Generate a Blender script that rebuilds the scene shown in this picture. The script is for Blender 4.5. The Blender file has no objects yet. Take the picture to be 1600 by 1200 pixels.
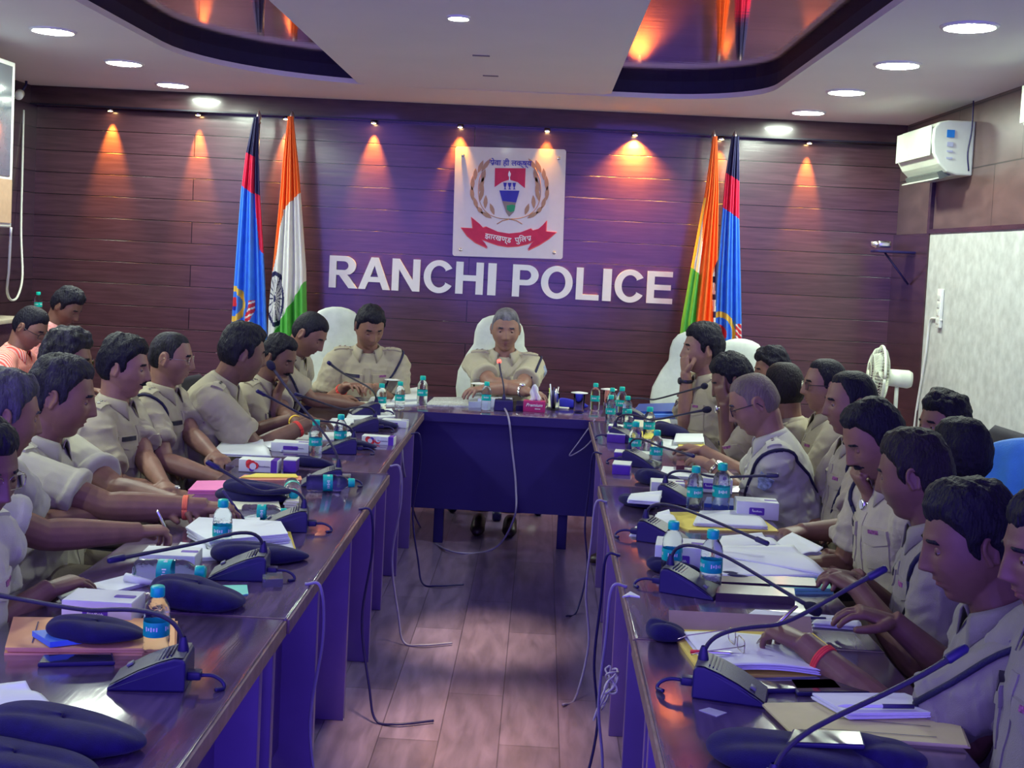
import bpy, bmesh, math, random
import numpy as np
from mathutils import Vector, Matrix, noise
from mathutils.bvhtree import BVHTree
random.seed(7); rng = np.random.RandomState(7)
PI = math.pi
SC = bpy.context.scene
COL = SC.collection

# ------------------------------------------------------------------ camera
F_PX = 1900.0; PPX, PPY = 800.0, 497.0          # focal length and principal point (1600x1200 frame)
CAMZ = 1.67; ROLL = 0.05
c_ = Vector((50.0, 103.0, F_PX)).normalized()                 # room axis +Y seen by the camera (x right, y up, z forward)
v_ = Vector((math.sin(ROLL), math.cos(ROLL), 0.0))
up_ = (v_ - c_ * v_.dot(c_)).normalized()                     # world up in camera axes
right_ = up_.cross(c_).normalized()                           # world +X in camera axes
# rows = world axes expressed in camera axes
def cam2world(v):
    return Vector((right_.dot(v), c_.dot(v), up_.dot(v)))
CR, CU, CF = cam2world(Vector((1,0,0))), cam2world(Vector((0,1,0))), cam2world(Vector((0,0,1)))
cam = bpy.data.cameras.new('camera'); camo = bpy.data.objects.new('camera', cam); COL.objects.link(camo)
mw = Matrix((( CR.x, CU.x, -CF.x, 0), (CR.y, CU.y, -CF.y, 0), (CR.z, CU.z, -CF.z, CAMZ), (0,0,0,1)))
camo.matrix_world = mw
cam.sensor_fit = 'HORIZONTAL'; cam.sensor_width = 36; cam.lens = F_PX/1600*36
cam.shift_x = 0.0; cam.shift_y = -(600-PPY)/1600.0
cam.clip_start = 0.05; cam.clip_end = 60
SC.camera = camo
def ray(px, py): return cam2world(Vector(((px-PPX)/F_PX, -(py-PPY)/F_PX, 1.0)))
CAMP = Vector((0,0,CAMZ))
def atz(px, py, z):
    d = ray(px,py); return CAMP + d*((z-CAMZ)/d.z)
def aty(px, py, y):
    d = ray(px,py); return CAMP + d*(y/d.y)
def atx(px, py, x):
    d = ray(px,py); return CAMP + d*(x/d.x)
TZ = 0.75
def T(px, py, h=0.0): return atz(px, py, TZ+h)

# ------------------------------------------------------------------ world and exposure
SC.view_settings.view_transform = 'Standard'; SC.view_settings.look = 'None'
SC.view_settings.exposure = 1.3; SC.view_settings.gamma = 1.0; SC.view_settings.use_curve_mapping = False
W = bpy.data.worlds.new('world'); SC.world = W; W.use_nodes = True
bg = W.node_tree.nodes['Background']; bg.inputs[0].default_value = (0.22, 0.145, 1.0, 1); bg.inputs[1].default_value = 1.9
LAMP_W = 108.0            # radiance of the ceiling downlights
SPOT_W = 150.0            # warm wall spots
FLOOR_W = 200.0           # two added warm spots, no fixture, for the bright bands on the aisle floor
def spot(name, loc, target, watt, color, size_deg, blend=0.5, rad=0.03, parent=None):
    l = bpy.data.lights.new(name, 'SPOT'); l.energy = watt; l.color = color; l.spot_size = math.radians(size_deg); l.spot_blend = blend; l.shadow_soft_size = rad
    o = bpy.data.objects.new(name, l); COL.objects.link(o); o.location = loc
    o.rotation_euler = (Vector(target)-Vector(loc)).to_track_quat('-Z','Y').to_euler()
    return o
def area(name, loc, target, watt, color, sx, sy):
    l = bpy.data.lights.new(name, 'AREA'); l.energy = watt; l.color = color; l.shape = 'RECTANGLE'; l.size = sx; l.size_y = sy
    o = bpy.data.objects.new(name, l); COL.objects.link(o); o.location = loc
    o.rotation_euler = (Vector(target)-Vector(loc)).to_track_quat('-Z','Y').to_euler()
    return o
# ------------------------------------------------------------------ materials
MATS = {}
def M(name, col, rough=0.5, metal=0.0, var=0.08, vs=18.0, bump=0.0, bs=60.0, coat=0.0, sheen=0.0, trans=0.0, ior=1.45, emit=None, es=0.0, stretch=(1,1,1), spec=0.5, sss=0.0, alpha=1.0):
    if name in MATS: return MATS[name]
    m = bpy.data.materials.new(name); m.use_nodes = True; nt = m.node_tree; N = nt.nodes; L = nt.links
    b = N['Principled BSDF']
    tc = N.new('ShaderNodeTexCoord'); mp = N.new('ShaderNodeMapping'); mp.inputs['Scale'].default_value = stretch
    L.new(tc.outputs['Object'], mp.inputs[0])
    nz = N.new('ShaderNodeTexNoise'); nz.inputs['Scale'].default_value = vs; nz.inputs['Detail'].default_value = 4
    L.new(mp.outputs[0], nz.inputs['Vector'])
    cr = N.new('ShaderNodeValToRGB')
    cr.color_ramp.elements[0].position = .3; cr.color_ramp.elements[1].position = .7
    cr.color_ramp.elements[0].color = (*[c*(1-var) for c in col], 1); cr.color_ramp.elements[1].color = (*[min(1, c*(1+var)) for c in col], 1)
    L.new(nz.outputs['Fac'], cr.inputs[0]); L.new(cr.outputs[0], b.inputs['Base Color'])
    b.inputs['Roughness'].default_value = rough; b.inputs['Metallic'].default_value = metal
    b.inputs['Coat Weight'].default_value = coat; b.inputs['Coat Roughness'].default_value = 0.08
    b.inputs['Sheen Weight'].default_value = sheen; b.inputs['Transmission Weight'].default_value = trans; b.inputs['IOR'].default_value = ior
    b.inputs['Specular IOR Level'].default_value = spec; b.inputs['Alpha'].default_value = alpha
    if sss: b.inputs['Subsurface Weight'].default_value = sss; b.inputs['Subsurface Radius'].default_value = (0.012,0.005,0.003)
    if emit: b.inputs['Emission Color'].default_value = (*emit,1); b.inputs['Emission Strength'].default_value = es
    if bump:
        n2 = N.new('ShaderNodeTexNoise'); n2.inputs['Scale'].default_value = bs; n2.inputs['Detail'].default_value = 5
        L.new(mp.outputs[0], n2.inputs['Vector'])
        bp = N.new('ShaderNodeBump'); bp.inputs['Strength'].default_value = bump; bp.inputs['Distance'].default_value = 0.01
        L.new(n2.outputs['Fac'], bp.inputs['Height']); L.new(bp.outputs[0], b.inputs['Normal'])
    MATS[name] = m; return m

def planks(name, col, rw, rh, axes, off=(0,0), rough=0.25, mortar=0.004, var=0.25, coat=0.3, grain=(1.2,9.0), dark=0.25, spec=0.5, contrast=0.12):
    """board or tile material: rows of height rh along axes[1], length rw along axes[0]"""
    m = bpy.data.materials.new(name); m.use_nodes = True; nt = m.node_tree; N = nt.nodes; L = nt.links
    b = N['Principled BSDF']; tc = N.new('ShaderNodeTexCoord'); sp = N.new('ShaderNodeSeparateXYZ'); L.new(tc.outputs['Object'], sp.inputs[0])
    cb = N.new('ShaderNodeCombineXYZ')
    for i in (0,1):
        ad = N.new('ShaderNodeMath'); ad.operation = 'ADD'; ad.inputs[1].default_value = off[i]
        L.new(sp.outputs['XYZ'.index(axes[i])], ad.inputs[0]); L.new(ad.outputs[0], cb.inputs[i])
    br = N.new('ShaderNodeTexBrick'); br.inputs['Scale'].default_value = 1.0; br.inputs['Brick Width'].default_value = rw; br.inputs['Row Height'].default_value = rh
    br.inputs['Mortar Size'].default_value = mortar; br.inputs['Mortar Smooth'].default_value = 0.2; br.offset = 0.37
    br.inputs['Color1'].default_value = (*[c*(1-contrast) for c in col],1); br.inputs['Color2'].default_value = (*[c*(1+contrast) for c in col],1)
    br.inputs['Mortar'].default_value = (*[c*dark for c in col],1)
    L.new(cb.outputs[0], br.inputs['Vector'])
    mp = N.new('ShaderNodeMapping'); mp.inputs['Scale'].default_value = (grain[0], grain[1], 1); L.new(cb.outputs[0], mp.inputs[0])
    nz = N.new('ShaderNodeTexNoise'); nz.inputs['Scale'].default_value = 3.0; nz.inputs['Detail'].default_value = 8; nz.inputs['Distortion'].default_value = .4
    L.new(mp.outputs[0], nz.inputs['Vector'])
    mr = N.new('ShaderNodeMapRange'); mr.inputs[1].default_value=.3; mr.inputs[2].default_value=.7; mr.inputs[3].default_value = 1-var; mr.inputs[4].default_value = 1+var
    L.new(nz.outputs['Fac'], mr.inputs[0])
    mx = N.new('ShaderNodeVectorMath'); mx.operation = 'MULTIPLY'; L.new(br.outputs['Color'], mx.inputs[0]); L.new(mr.outputs[0], mx.inputs[1])
    L.new(mx.outputs[0], b.inputs['Base Color'])
    b.inputs['Roughness'].default_value = rough; b.inputs['Coat Weight'].default_value = coat; b.inputs['Coat Roughness'].default_value = .12; b.inputs['Specular IOR Level'].default_value = spec
    mt = N.new('ShaderNodeMath'); mt.operation='MULTIPLY_ADD'; mt.inputs[1].default_value = -1.0; L.new(br.outputs['Fac'], mt.inputs[0])
    m3 = N.new('ShaderNodeMath'); m3.operation='MULTIPLY'; m3.inputs[1].default_value = .12; L.new(nz.outputs['Fac'], m3.inputs[0]); L.new(m3.outputs[0], mt.inputs[2])
    bp = N.new('ShaderNodeBump'); bp.inputs['Strength'].default_value = .5; bp.inputs['Distance'].default_value = .006
    L.new(mt.outputs[0], bp.inputs['Height']); L.new(bp.outputs[0], b.inputs['Normal']); L.new(bp.outputs[0], b.inputs['Coat Normal'])
    return m

# ------------------------------------------------------------------ mesh helpers
class MB:
    """collects geometry for ONE mesh object"""
    def __init__(s): s.v=[]; s.f=[]; s.m=[]; s.mats=[]; s.sm=[]
    def mi(s, mat):
        if mat not in s.mats: s.mats.append(mat)
        return s.mats.index(mat)
    def add(s, vs, fs, mat, smooth=True):
        o=len(s.v); s.v += [tuple(v) for v in vs]; k=s.mi(mat)
        for f in fs: s.f.append(tuple(i+o for i in f)); s.m.append(k); s.sm.append(smooth)
        return s
    def box(s, c, d, mat, rot=None, bev=0.0):
        """box centre c, full dims d, rot Matrix 3x3"""
        bm = bmesh.new(); bmesh.ops.create_cube(bm, size=1.0)
        for v in bm.verts: v.co = Vector((v.co.x*d[0], v.co.y*d[1], v.co.z*d[2]))
        if bev>0: bmesh.ops.bevel(bm, geom=list(bm.edges), offset=min(bev, min(d)*.45), segments=2, affect='EDGES', profile=.6)
        bm.verts.ensure_lookup_table(); bm.verts.index_update()
        R = rot if rot is not None else Matrix.Identity(3)
        s.add([R @ v.co + Vector(c) for v in bm.verts], [[v.index for v in f.verts] for f in bm.faces], mat, bev>0)
        bm.free(); return s
    def loft(s, pts, rads, mat, n=12, ref=None, cap=True, smooth=True):
        v,f = loft_geo(pts, rads, n, ref, cap); return s.add(v,f,mat,smooth)
    def lathe(s, prof, mat, c=(0,0,0), n=24, axis=None, smooth=True):
        """prof: list of (r,z) revolved about z, moved to c; axis = direction of z"""
        R = Vector(axis).to_track_quat('Z','Y').to_matrix() if axis is not None else Matrix.Identity(3)
        vs=[]; fs=[]
        for r,z in prof:
            for k in range(n):
                a=2*PI*k/n; vs.append(R@Vector((r*math.cos(a), r*math.sin(a), z))+Vector(c))
        for i in range(len(prof)-1):
            for k in range(n):
                a=i*n+k; b=i*n+(k+1)%n; fs.append((a,b,b+n,a+n))
        return s.add(vs,fs,mat,smooth)
    def poly(s, pts2, z0, z1, mat, X=Vector((1,0,0)), Y=Vector((0,1,0)), O=Vector((0,0,0)), smooth=False):
        """extrude a 2-D polygon (list of outlines; the first is outer, the rest holes)"""
        outs = pts2 if isinstance(pts2[0][0], (list, tuple)) else [pts2]
        Z = X.cross(Y); bm = bmesh.new(); es=[]
        for o in outs:
            vv=[bm.verts.new((p[0],p[1],0)) for p in o]
            for i in range(len(vv)): es.append(bm.edges.new((vv[i], vv[(i+1)%len(vv)])))
        bmesh.ops.triangle_fill(bm, use_beauty=True, use_dissolve=False, edges=es, normal=(0,0,1))
        bm.verts.index_update(); nv=len(bm.verts); vs=[v.co.copy() for v in bm.verts]
        tris=[[v.index for v in f.verts] for f in bm.faces]; bm.free()
        allv=[O+X*v.x+Y*v.y+Z*z1 for v in vs]+[O+X*v.x+Y*v.y+Z*z0 for v in vs]
        fs=[tuple(t) for t in tris]+[tuple(i+nv for i in reversed(t)) for t in tris]
        k=0
        for o in outs:
            n=len(o)
            for i in range(n):
                a=k+i; b=k+(i+1)%n; fs.append((a,a+nv,b+nv,b))
            k+=n
        return s.add(allv,fs,mat,smooth)
    def build(s, name, parent=None, origin=None, rot=0.0, fix=True):
        me = bpy.data.meshes.new(name); O = Vector(origin) if origin is not None else None
        vs = [tuple(Vector(v)-O) for v in s.v] if O is not None else s.v
        me.from_pydata(vs, [], s.f); me.polygons.foreach_set('material_index', s.m); me.polygons.foreach_set('use_smooth', s.sm)
        for m in s.mats: me.materials.append(m)
        me.update()
        if fix:
            bm=bmesh.new(); bm.from_mesh(me); bmesh.ops.recalc_face_normals(bm, faces=bm.faces); bm.to_mesh(me); bm.free()
        o = bpy.data.objects.new(name, me); COL.objects.link(o)
        if parent is not None: o.parent = parent
        if O is not None: o.location = O
        if rot: o.rotation_euler[2] = rot
        return o
def frames(pts, ref=None):
    pts=[Vector(p) for p in pts]; out=[]; prev=None
    for i,p in enumerate(pts):
        t=(pts[min(i+1,len(pts)-1)]-pts[max(i-1,0)])
        t = t.normalized() if t.length>1e-9 else Vector((0,0,1))
        if prev is None:
            r = Vector(ref) if ref is not None else (Vector((0,0,1)) if abs(t.z)<.9 else Vector((1,0,0)))
            a=(r-t*r.dot(t)); a = a.normalized() if a.length>1e-6 else t.orthogonal().normalized()
        else:
            a=(prev-t*prev.dot(t)); a = a.normalized() if a.length>1e-6 else t.orthogonal().normalized()
        prev=a; out.append((p,t,a,t.cross(a)))
    return out
def loft_geo(pts, rads, n=12, ref=None, cap=True):
    """rads: one r, or list of r or (ra, rb): ra along ref, rb across"""
    fr=frames(pts, ref)
    if not isinstance(rads,(list,tuple)): rads=[rads]*len(pts)
    vs=[]; fs=[]
    for (p,t,a,b),r in zip(fr,rads):
        ra,rb = r if isinstance(r,(tuple,list)) else (r,r)
        for k in range(n):
            g=2*PI*k/n; vs.append(p+a*(ra*math.cos(g))+b*(rb*math.sin(g)))
    m=len(fr)
    for i in range(m-1):
        for k in range(n):
            q=i*n+k; w=i*n+(k+1)%n; fs.append((q,w,w+n,q+n))
    if cap:
        fs.append(tuple(range(n-1,-1,-1))); fs.append(tuple(range((m-1)*n, m*n)))
    return vs,fs
def bez(p0,p1,p2,p3,n=16):
    p0,p1,p2,p3=map(Vector,(p0,p1,p2,p3)); out=[]
    for i in range(n+1):
        t=i/n; u=1-t; out.append(p0*u**3+p1*3*u*u*t+p2*3*u*t*t+p3*t**3)
    return out
def crom(P, n=8):
    P=[Vector(p) for p in P]; Q=[P[0]*2-P[1]]+P+[P[-1]*2-P[-2]]; out=[]
    for i in range(1,len(Q)-2):
        a,b,c,d=Q[i-1],Q[i],Q[i+1],Q[i+2]
        for k in range(n):
            t=k/n; out.append(0.5*((2*b)+(c-a)*t+(2*a-5*b+4*c-d)*t*t+(3*b-3*c+d-a)*t**3))
    out.append(P[-1]); return out
def rrect(w,h,r,n=5,cx=0,cy=0):
    o=[]
    for sx,sy,a0 in ((1,1,0),(-1,1,90),(-1,-1,180),(1,-1,270)):
        for k in range(n+1):
            a=math.radians(a0+90*k/n); o.append((cx+sx*(w/2-r)+r*math.cos(a), cy+sy*(h/2-r)+r*math.sin(a)))
    return o
def circ(r,n=24,cx=0,cy=0,rx=None): return [(cx+(rx or r)*math.cos(2*PI*k/n), cy+r*math.sin(2*PI*k/n)) for k in range(n)]
def RZ(a): return Matrix.Rotation(a,3,'Z')
def tag(o, label=None, cat=None, group=None, kind=None):
    if label: o['label']=label
    if cat: o['category']=cat
    if group: o['group']=group
    if kind: o['kind']=kind
    return o
def empty(name, loc, rz=0.0):
    o=bpy.data.objects.new(name,None); COL.objects.link(o); o.location=loc; o.rotation_euler[2]=rz; o.empty_display_size=.05; return o
def kids(o): return [c for c in bpy.data.objects if c.parent is o]
def copy_tree(o, loc=None, rz=None, parent=None):
    c=o.copy(); COL.objects.link(c); c.parent=parent
    if loc is not None: c.location=loc
    if rz is not None: c.rotation_euler[2]=rz
    for k in kids(o): copy_tree(k, parent=c)
    return c
def struct(o): o['kind']='structure'; return o

# ------------------------------------------------------------------ common materials
wood_wall = planks('wall_boards', (0.078,0.034,0.046), 6.1, 0.175, 'XZ', off=(.6,-2.65), rough=.24, coat=.35, grain=(1.0,12.0), var=.22)
wood_dark = M('dark_polished_wood', (0.055,0.024,0.030), rough=.22, coat=.4, var=.3, vs=3, stretch=(1,1,8))
wood_side = planks('side_wall_blocks', (0.115,0.070,0.066), 1.15, 0.42, 'YZ', off=(.3,-2.36), rough=.35, coat=.15, grain=(1.0,3.0), var=.22, mortar=.005)
wood_left = planks('left_wall_boards', (0.05,0.025,0.034), 3.0, 0.175, 'YZ', off=(0,-2.65), rough=.3, coat=.2, grain=(1,12), var=.2)
table_wood = planks('table_laminate', (0.090,0.058,0.13), 40, 40, 'YX', off=(20,20), rough=.14, coat=.6, grain=(1.6,14.0), var=.42, spec=.6)
table_edge = M('worn_table_edge', (0.20,0.13,0.14), rough=.4, var=.3, vs=30)
panel_wood = M('table_panel_wood', (0.15,0.09,0.30), rough=.4, var=.15, vs=4)
navy_panel = M('navy_front_board', (0.016,0.008,0.11), rough=.5, var=.15, vs=3)
floor_mat = planks('laminate_floor', (0.165,0.118,0.225), 1.22, 0.205, 'YX', off=(.4,.07), rough=.28, coat=.25, grain=(1.4,7.0), var=.32, mortar=.0022, contrast=.22, dark=.5)
ceil_white = M('ceiling_paint', (0.80,0.78,0.76), rough=.75, var=.02, vs=2)
cove_dark = M('dark_cove_paint', (0.022,0.018,0.06), rough=.75, var=.1)
mirror_lam = M('glossy_brown_ceiling_laminate', (0.62,0.45,0.41), rough=.06, metal=1.0, var=.15, vs=1.6, bump=.04, bs=3, stretch=(1,9,1))
wallpaper = M('speckled_grey_wallpaper', (0.50,0.52,0.50), rough=.7, var=.16, vs=17, stretch=(1,.8,.8))
white_pl = M('white_plastic', (0.78,0.80,0.74), rough=.35, var=.03)
chrome = M('steel', (0.7,0.7,0.72), rough=.22, metal=1.0, var=.05)
blackp = M('navy_black_plastic', (0.016,0.011,0.085), rough=.42, var=.1)
greyp = M('grey_plastic', (0.16,0.17,0.20), rough=.4, var=.08)
lamp_on = M('lamp_diffuser', (0.9,0.9,0.9), emit=(0.87,1.0,0.84), es=LAMP_W)

# ------------------------------------------------------------------ room
XL, XR, YB, YN, ZC = -4.15, 2.8, 9.8, -1.2, 2.8
def slab(name, c, d, mat):
    return struct(MB().box((0,0,0), d, mat).build(name, origin=None)) if False else struct(_slab(name,c,d,mat))
def _slab(name,c,d,mat):
    o=MB().box(c,d,mat).build(name); return o
slab('floor', ((XL+XR)/2,(YB+YN)/2,-.05), (XR-XL+.2, YB-YN+.2, .1), floor_mat)
slab('wall_back', ((XL+XR)/2, YB+.05, 1.55), (XR-XL+.2,.1,3.1), wood_wall)
slab('wall_left', (XL-.05,(YB+YN)/2,1.55), (.1,YB-YN,3.1), wood_left)
slab('wall_right', (XR+.05,(YB+YN)/2,1.55), (.1,YB-YN,3.1), wood_side)
slab('trim_1', ((XL+XR)/2, YB-.06, 2.725), (XR-XL,.12,.15), wood_dark)
slab('trim_2', ((XL+XR)/2, YB-.128, 2.655), (XR-XL,.016,.012), M('trim_black',(0.01,0.008,0.02),rough=.3))
# white wallpapered partition on the right wall and the dark wood strip beside it
slab('trim_3', (XR-.008, 3.85, .97), (.016, 10.1, 1.94), wallpaper)
slab('trim_4', (XR-.010, 9.35, .97), (.022, .90, 1.94), wood_dark)
slab('trim_5', (XR-.012, 8.92, 1.35), (.03, .05, 2.68), wood_dark)
slab('trim_6', (XR-.012, 3.85, 1.955), (.028, 10.1, .03), wood_dark)
# ceiling with a rounded recess
HX0,HX1,HY0,HY1 = -2.38,1.46,0.2,8.75
def hole(r=0.0):
    o=[]
    for (cx,cy,rr,a0) in ((HX1-.75,HY1-.75,.75,0),(HX0+1.35,HY1-1.35,1.35,90),(HX0+1,HY0+1,1,180),(HX1-1,HY0+1,1,270)):
        for k in range(13):
            a=math.radians(a0+90*k/12); o.append((cx+(rr+r)*math.cos(a), cy+(rr+r)*math.sin(a)))
    return o
ring=hole()
mb=MB(); mb.poly([[(XL,YN),(XR,YN),(XR,YB),(XL,YB)], ring], ZC, ZC+.035, ceil_white)
struct(mb.build('ceiling'))
mb=MB(); n=len(ring); vs=[];fs=[]
up=hole(.02)
for z,rg in ((ZC+.035,up),(ZC+.13,up)):
    vs+=[(x,y,z) for x,y in rg]
for i in range(n): fs.append((i,(i+1)%n,(i+1)%n+n,i+n))
mb.add(vs,fs,cove_dark,False); struct(mb.build('trim_7'))
slab('trim_8', ((HX0+HX1)/2,(HY0+HY1)/2,ZC+.15), (HX1-HX0+.3,HY1-HY0+.3,.05), mirror_lam)
# hanging white gypsum tray in the middle of the recess
mb=MB(); mb.poly([[( -1.33,.4),(.41,.4),(.41,8.50),(.36,8.58),(-1.28,8.66),(-1.36,8.56)]], ZC-.012, ZC+.07, ceil_white)
tray=struct(mb.build('trim_9'))
for (y_,x_) in ((7.1,-.42),(7.9,-.40)):
    o=MB().box((x_,y_,ZC-.014),(.10,.018,.008),M('slot_grey',(0.2,0.17,0.17))).build('ceiling_vent_slot'); tag(o,'thin dark slot in the hanging white ceiling panel, '+('nearer the recess edge' if y_>7.5 else 'nearer the round lamp'),'vent')
# downlights
def downlight(x,y,label,r=.125,es=1):
    e=empty('ceiling_downlight',(x,y,ZC)); tag(e,label,'ceiling light','round white LED downlights')
    b=MB().lathe([(r*.86,-.012),(r,-.010),(r*1.06,0),(r*1.0,.01)],white_pl,n=32).build('bezel',e)
    d=MB().lathe([(0,-.0125),(r*.9,-.0115)],lamp_on,n=32).build('diffuser',e)
    return e
rl=['farthest','third','second','nearest']
for i,y in enumerate((9.12,7.98,6.84,5.70)): downlight(1.90,y,'round ceiling downlight right of the recess, %s of four'%['farthest','second farthest','second nearest','nearest'][i])
for i,y in enumerate((9.22,8.15,6.97)): downlight(-2.87,y,'round ceiling downlight left of the recess, %s of three'%['farthest','middle','nearest'][i])
for x,y,q in ((-2.87,5.8,'left of the recess, above the side wall display'),(-2.87,4.65,'left of the recess, second from the display'),(-2.87,3.5,'left of the recess, behind the near left officers'),(-2.87,1.8,'left of the recess, beside the camera')): downlight(x,y,'round ceiling downlight '+q)
e=downlight(-.47,5.96,'small round downlight in the hanging white ceiling panel',r=.055); e.location.z=ZC-.012
for y in (3.4,): 
    e=downlight(-.47,y,'round downlight in the hanging panel over the aisle',r=.055); e.location.z=ZC-.012
spot('added_aisle_spot', (-.30,4.95,2.78), (-.16,5.15,0), FLOOR_W*1.3, (1.0,.82,.40), 21, 1.0, .10)  # added spots without a fixture, they lay warm pools on the floor
spot('added_aisle_spot', (-.30,3.75,2.78), (-.16,4.10,0), FLOOR_W*1.6, (1.0,.76,.38), 26, 1.0, .10)
# warm picture spots under the beam of the back wall
warm=(1.0,.40,.035)
sx=[(173,.9,42),(310,1.0,34),(447,.8,40),(584,.7,48),(719,.40,62),(855,.24,60),(992,1.3,115),(1127,.4,50),(1264,.8,38)]
spotbulb=M('warm_bulb',(1,.8,.5),emit=(1.0,.62,.25),es=30)
for i,(px,k,sz) in enumerate(sx):
    x=aty(px,175+.0475*(px-173),YB-.05).x
    nm='warm wall spotlight under the wooden beam, %s from the left'%['first','second','third','fourth','fifth','sixth','seventh','eighth','ninth'][i]
    e=empty('wall_spotlight',(x,YB-.06,2.65)); tag(e,nm,'spotlight','warm spotlights along the back wall')
    MB().lathe([(.010,0),(.024,-.004),(.026,-.02),(.020,-.022)],chrome,n=20).build('housing',e)
    MB().lathe([(0,-.026),(.016,-.023),(.02,-.018)],spotbulb,n=20).build('bulb',e)
    spot('wall_spot_lamp',(x,YB-.046,2.625),(x,YB+.022,1.80),SPOT_W*k,warm,sz,.85,.012)

# ================================================================== PEOPLE
def smooth01(x): 
    x=np.clip(x,0,1); return x*x*(3-2*x)
def pl(x, X, Y): return np.interp(x, X, Y)
NU, NV = 96, 72
def head_grid():
    th=np.linspace(0.02,PI-0.02,NV); ph=np.linspace(0,2*PI,NU,endpoint=False)
    TH,PH=np.meshgrid(th,ph,indexing='ij')
    nx=np.sin(TH)*np.cos(PH); ny=np.sin(TH)*np.sin(PH); nz=np.cos(TH)
    return nx.ravel(), ny.ravel(), nz.ravel()
HF=[]
for i in range(NV-1):
    for k in range(NU):
        a=i*NU+k; b=i*NU+(k+1)%NU; HF.append((a,a+NU,b+NU,b))
HF.append(tuple(range(NU))); HF.append(tuple(reversed(range((NV-1)*NU, NV*NU))))
def gz(x,s): return np.exp(-(x/s)**2)
def head_points(fat=0.0):
    nx,ny,nz=head_grid()
    z=.1185*nz
    hw=.076*np.where(z<-.01, 1-.34*smooth01((-z-.01)/.105)*(1-fat*.5), 1.0)
    hw=hw*(1-.02*smooth01((z-.03)/.08))
    fr=.094*np.where(z<0, 1-.06*smooth01(-z/.1), 1-.02*smooth01(z/.1))
    bk=.098*np.where(z<.0, 1-.52*smooth01((-z)/.10), 1.0)
    rr=np.sqrt(np.maximum(0,1-nz**2)); rr=np.where(nz>0, np.maximum(0,1-nz**2)**.36, rr); rr=np.where((nz<-.2)&(ny>0), np.maximum(0,1-nz**2)**.36, rr)
    cy=np.where(rr>1e-6, ny/np.sqrt(np.maximum(1e-9,1-nz**2)),0); cx=np.where(rr>1e-6, nx/np.sqrt(np.maximum(1e-9,1-nz**2)),0)
    x=hw*cx*np.where(nz>0,rr,np.maximum(rr,np.sqrt(np.maximum(0,1-nz**2))))
    sgn=np.sign(cy); flat=np.where(cy>0, np.abs(cy)**.82, np.abs(cy))
    y=np.where(cy>0, fr, bk)*sgn*flat*rr
    front=smooth01(y/.05)
    t=np.clip((.026-z)/.058,0,1)
    nose=np.where(z>-.034, .003+.023*t**1.3, (.026)*np.exp(-((z+.034)/.007)**2))*np.where(z>.026, np.exp(-((z-.026)/.01)**2),1)
    ns=.0085+.0065*t
    d=nose*gz(x,ns)
    for s in (-1,1):
        d=d-.0095*gz(x-s*.031,.016)*gz(z-.006,.0125)
        d=d+.004*gz(x-s*.028,.022)*gz(z-.029,.008)
        d=d+.004*gz(x-s*.046,.018)*gz(z+.026,.02)
        d=d+.004*gz(x-s*.0125,.006)*gz(z+.034,.007)
    d=d+.006*gz(x,.022)*gz(z+.057,.0055)+.0065*gz(x,.019)*gz(z+.070,.006)-.003*gz(x,.03)*gz(z+.0635,.003)
    d=d+.010*gz(x,.022)*gz(z+.104,.016)-.002*gz(x,.03)*gz(z+.084,.007)
    y=y+d*front
    x=x*(1+fat*.10*gz(z+.05,.04))
    return np.stack([x,y,z],1)
def normals_of(P):
    n=P/np.array([.076,.095,.118])**2; return n/np.linalg.norm(n,axis=1)[:,None]
def fbm(P, f, seed=0):
    r=np.random.RandomState(seed); out=np.zeros(len(P)); a=1.0
    for o in range(3):
        for k in range(4):
            d=r.normal(size=3); d/=np.linalg.norm(d); d2=r.normal(size=3)
            out+=a*np.sin((P@d)*f+1.3*np.sin((P@d2)*f*.7+r.rand()*6)+r.rand()*6)*.35
        f*=2.1; a*=.5
    return out
def hairline(y, nape=-.058, burn=-.012, top=.062, reced=0.0):
    return pl(y,[-.12,-.06,-.036,-.028,-.015,.002,.010,.024,.030,.05,.075,.11],
                [nape,nape,nape+.006,-.005,.014,.018,burn,burn+.010,.036,.056+reced,top+reced,top+reced+.004])
SKIN={}
def skin_mat(tone):
    k='skin_%d'%tone
    base=[(0.30,0.160,0.115),(0.24,0.122,0.085),(0.175,0.088,0.066),(0.36,0.205,0.15)][tone]
    return M(k, base, rough=.48, var=.12, vs=22, bump=.06, bs=260, sss=.0, spec=.4)
def hair_mat(kind):
    d={'black':((0.006,0.005,0.015),.3),'brown':((0.012,0.008,0.013),.35),'saltpepper':((0.060,0.056,0.075),.75),'grey':((0.17,0.165,0.18),.45),'salt2':((0.017,0.015,0.026),.8),'buzzgrey':((0.17,0.13,0.115),.25)}[kind]
    return M('hair_'+kind, d[0], rough=.58, var=d[1], vs=34, bump=.9, bs=150, stretch=(1,1,.25), spec=.3)
def xf(Mh, P): 
    A=np.array(Mh.to_3x3()); t=np.array(Mh.translation); return P@A.T+t
def unit(v): v=Vector(v); return v.normalized()

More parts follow.
